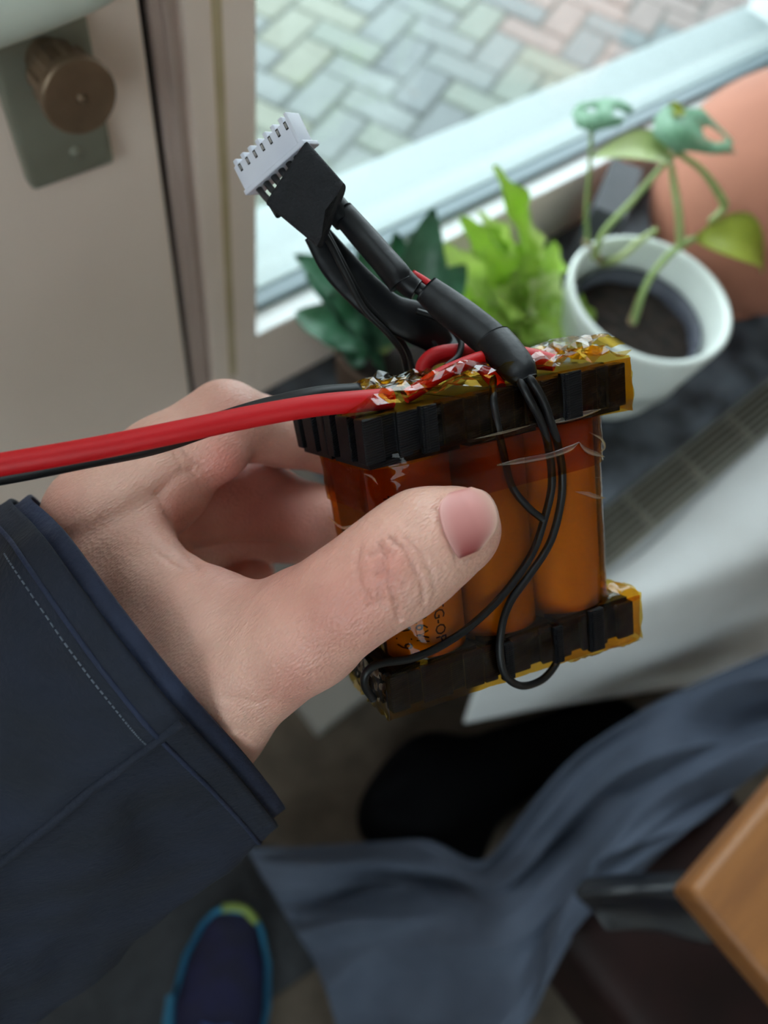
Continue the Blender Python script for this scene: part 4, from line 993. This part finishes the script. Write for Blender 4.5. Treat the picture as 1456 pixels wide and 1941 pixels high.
pwire([W(985, 700, 160), W(1008, 722, 157), pk(1030, 760, -2.4), pk(1044, 800, -1.6), pk(1058, 845, .2), pk(1066, 900, .3), pk(1062, 960, .3), pk(1042, 1030, .2), pk(1000, 1095, .0), pk(968, 1140, -.6), pk(952, 1185, -1.6), pk(948, 1240, -2.2), pk(960, 1282, -2.0), pk(990, 1300, -.5), pk(1028, 1288, 1.5), pk(1054, 1258, 2.0), pk(1056, 1238, 2.5)], .92, n=140)
pwire([W(975, 705, 160), W(990, 730, 157), pk(1008, 765, -2.2), pk(1026, 800, -1.2), pk(1040, 850, .4), pk(1046, 920, .4), pk(1030, 990, .4), pk(1008, 1050, .3), pk(960, 1120, .3), pk(900, 1180, .3), pk(840, 1222, -.4), pk(780, 1248, -1.2), pk(720, 1258, -1.6), pk(695, 1275, -1.4), pk(692, 1300, -.4), pk(708, 1325, 1.0)], .92, n=140)
pwire([W(945, 690, 165), W(935, 725, 160), pk(935, 755, -1.0), pk(942, 800, -.2), pk(955, 860, .5), pk(970, 920, .4), pk(1000, 960, .3), pk(1030, 985, .3)], .85, n=70)
# thin wires from the taped end down behind the pack
wire('balance_wire', [(600, 420, 176), (625, 460, 176), (655, 520, 177), (690, 585, 178), (735, 632, 180), (762, 668, 182), (772, 705, 184)], .78, 'silicone_black', 60, 12)
wire('balance_wire', [(612, 425, 178), (640, 480, 178), (690, 570, 180), (738, 620, 182), (770, 660, 185), (785, 705, 186)], .75, 'silicone_black', 60, 12)
wire('balance_wire', [(790, 590, 180), (825, 602, 179), (855, 622, 178), (874, 648, 176), (868, 676, 174), (846, 695, 172)], .80, 'silicone_black', 50, 14)
wire('balance_wire', [(700, 585, 183), (760, 622, 184), (800, 634, 184), (822, 650, 184), (832, 680, 185)], .75, 'silicone_black', 50, 12)
wire('heat_shrink_sleeve', [(598, 440, 178), (640, 500, 180), (690, 552, 181), (740, 592, 182), (800, 618, 183), (845, 660, 186)], [3.2, 4.4, 4.6, 4.6, 5.2, 3.0], 'shrink', 50, 24, flat=(vdir, .3))
# taped bundle behind the connector
tp_c = [C(508, 390, 172), C(585, 271, 168), C(651, 346, 168), C(602, 468, 172)]
def quad(s, t): return tp_c[0] * (1 - s) * (1 - t) + tp_c[1] * s * (1 - t) + tp_c[2] * s * t + tp_c[3] * (1 - s) * t
nrm = np.cross(tp_c[1] - tp_c[0], tp_c[3] - tp_c[0]); nrm /= np.linalg.norm(nrm); nrm = nrm if nrm[2] < 0 else -nrm
V = []; nt_, kk = 16, 28
for i in range(nt_):
    t = i / (nt_ - 1)
    for j in range(kk):
        a_ = 2 * math.pi * j / kk; s = .5 + .5 * math.copysign(abs(math.cos(a_)) ** .28, math.cos(a_)); hgt = 2.3 * math.copysign(abs(math.sin(a_)) ** .5, math.sin(a_))
        te = t + (.05 * math.sin(s * 9) * (t == 1)) + (.14 * (s - .5) ** 2 - .02) * (t > .9)
        p = quad(s, te) + nrm * (hgt + .25 * mnoise.noise(Vector((s * 5, t * 5, 1 + hgt))))
        V.append(p)
tpo = meshobj('tape_bundle', c2w(np.array(V)), grid_faces(nt_, kk, wrapv=True) + [tuple(range(kk))[::-1], tuple((nt_ - 1) * kk + j for j in range(kk))], M['cloth_tape'], bp_); tag(tpo, 'black cloth tape wrapped round the wires')
# white connector housing
ex = C(541, 213, 168) - C(438, 309, 180); Lx = np.linalg.norm(ex); ex /= Lx
ey = C(468, 367, 181) - C(438, 309, 180); ey -= ex * (ey @ ex); Ly = np.linalg.norm(ey); ey /= Ly
ez = np.cross(ex, ey); ez = ez if ez[2] > 0 else -ez           # away from the camera
O = C(438, 309, 180)
print('connector', Lx, Ly)
def CF(V): V = np.asarray(V, float); return c2w(O + V[:, 0:1] * ex + V[:, 1:2] * ey + V[:, 2:3] * ez)
con = meshobj('connector_housing', *bevbox(0, Lx, 1.2, Ly, 0, 5.2, .25, CF), M['nylon'], bp_); tag(con, 'white seven-pin connector housing')
meshobj('rear_flange', *bevbox(-.3, Lx + 1.0, Ly - .9, Ly + .3, -.35, 5.9, .25, CF), M['nylon'], con)
meshobj('end_wall', *bevbox(Lx - .8, Lx + .1, -.1, Ly - .5, -.05, 5.2, .2, CF), M['nylon'], con)
pit = (Lx - 3.4) / 6
for k in range(7):
    x = 1.3 + pit * k
    meshobj('rib', *bevbox(x - .85, x + .35, -.15, 1.6, .2, 3.6, .25, CF), M['nylon'], con)
    meshobj('latch_slot', *bevbox(x + .25, x + 1.05, 1.4, 3.2, -.06, .3, .05, CF), M['dark'], con)
    meshobj('contact', *bevbox(x + .42, x + .9, 1.7, 2.9, -.12, .2, .05, CF), M['contact'], con)
for k in range(6):
    x = 2.0 + pit * k
    p0 = O + ex * x + ey * (Ly - .5) + ez * 2.6; p1 = quad(.04 + .14 * k, .10)
    meshobj('balance_wire', *tube([c2w(p0), c2w(p0 * .6 + p1 * .4 + ey * .3), c2w(p0 * .2 + p1 * .8), c2w(p1 + ey * 2)], .00082, 16, 10), M['silicone_black'], bp_)
p0 = O + ex * (Lx - 1.2) + ey * (Ly - .5) + ez * 2.4; p1 = quad(.93, .12)
meshobj('balance_wire', *tube([c2w(p0), c2w((p0 + p1) / 2), c2w(p1 + ey)], .0009, 10, 10), M['silicone_red'], bp_)
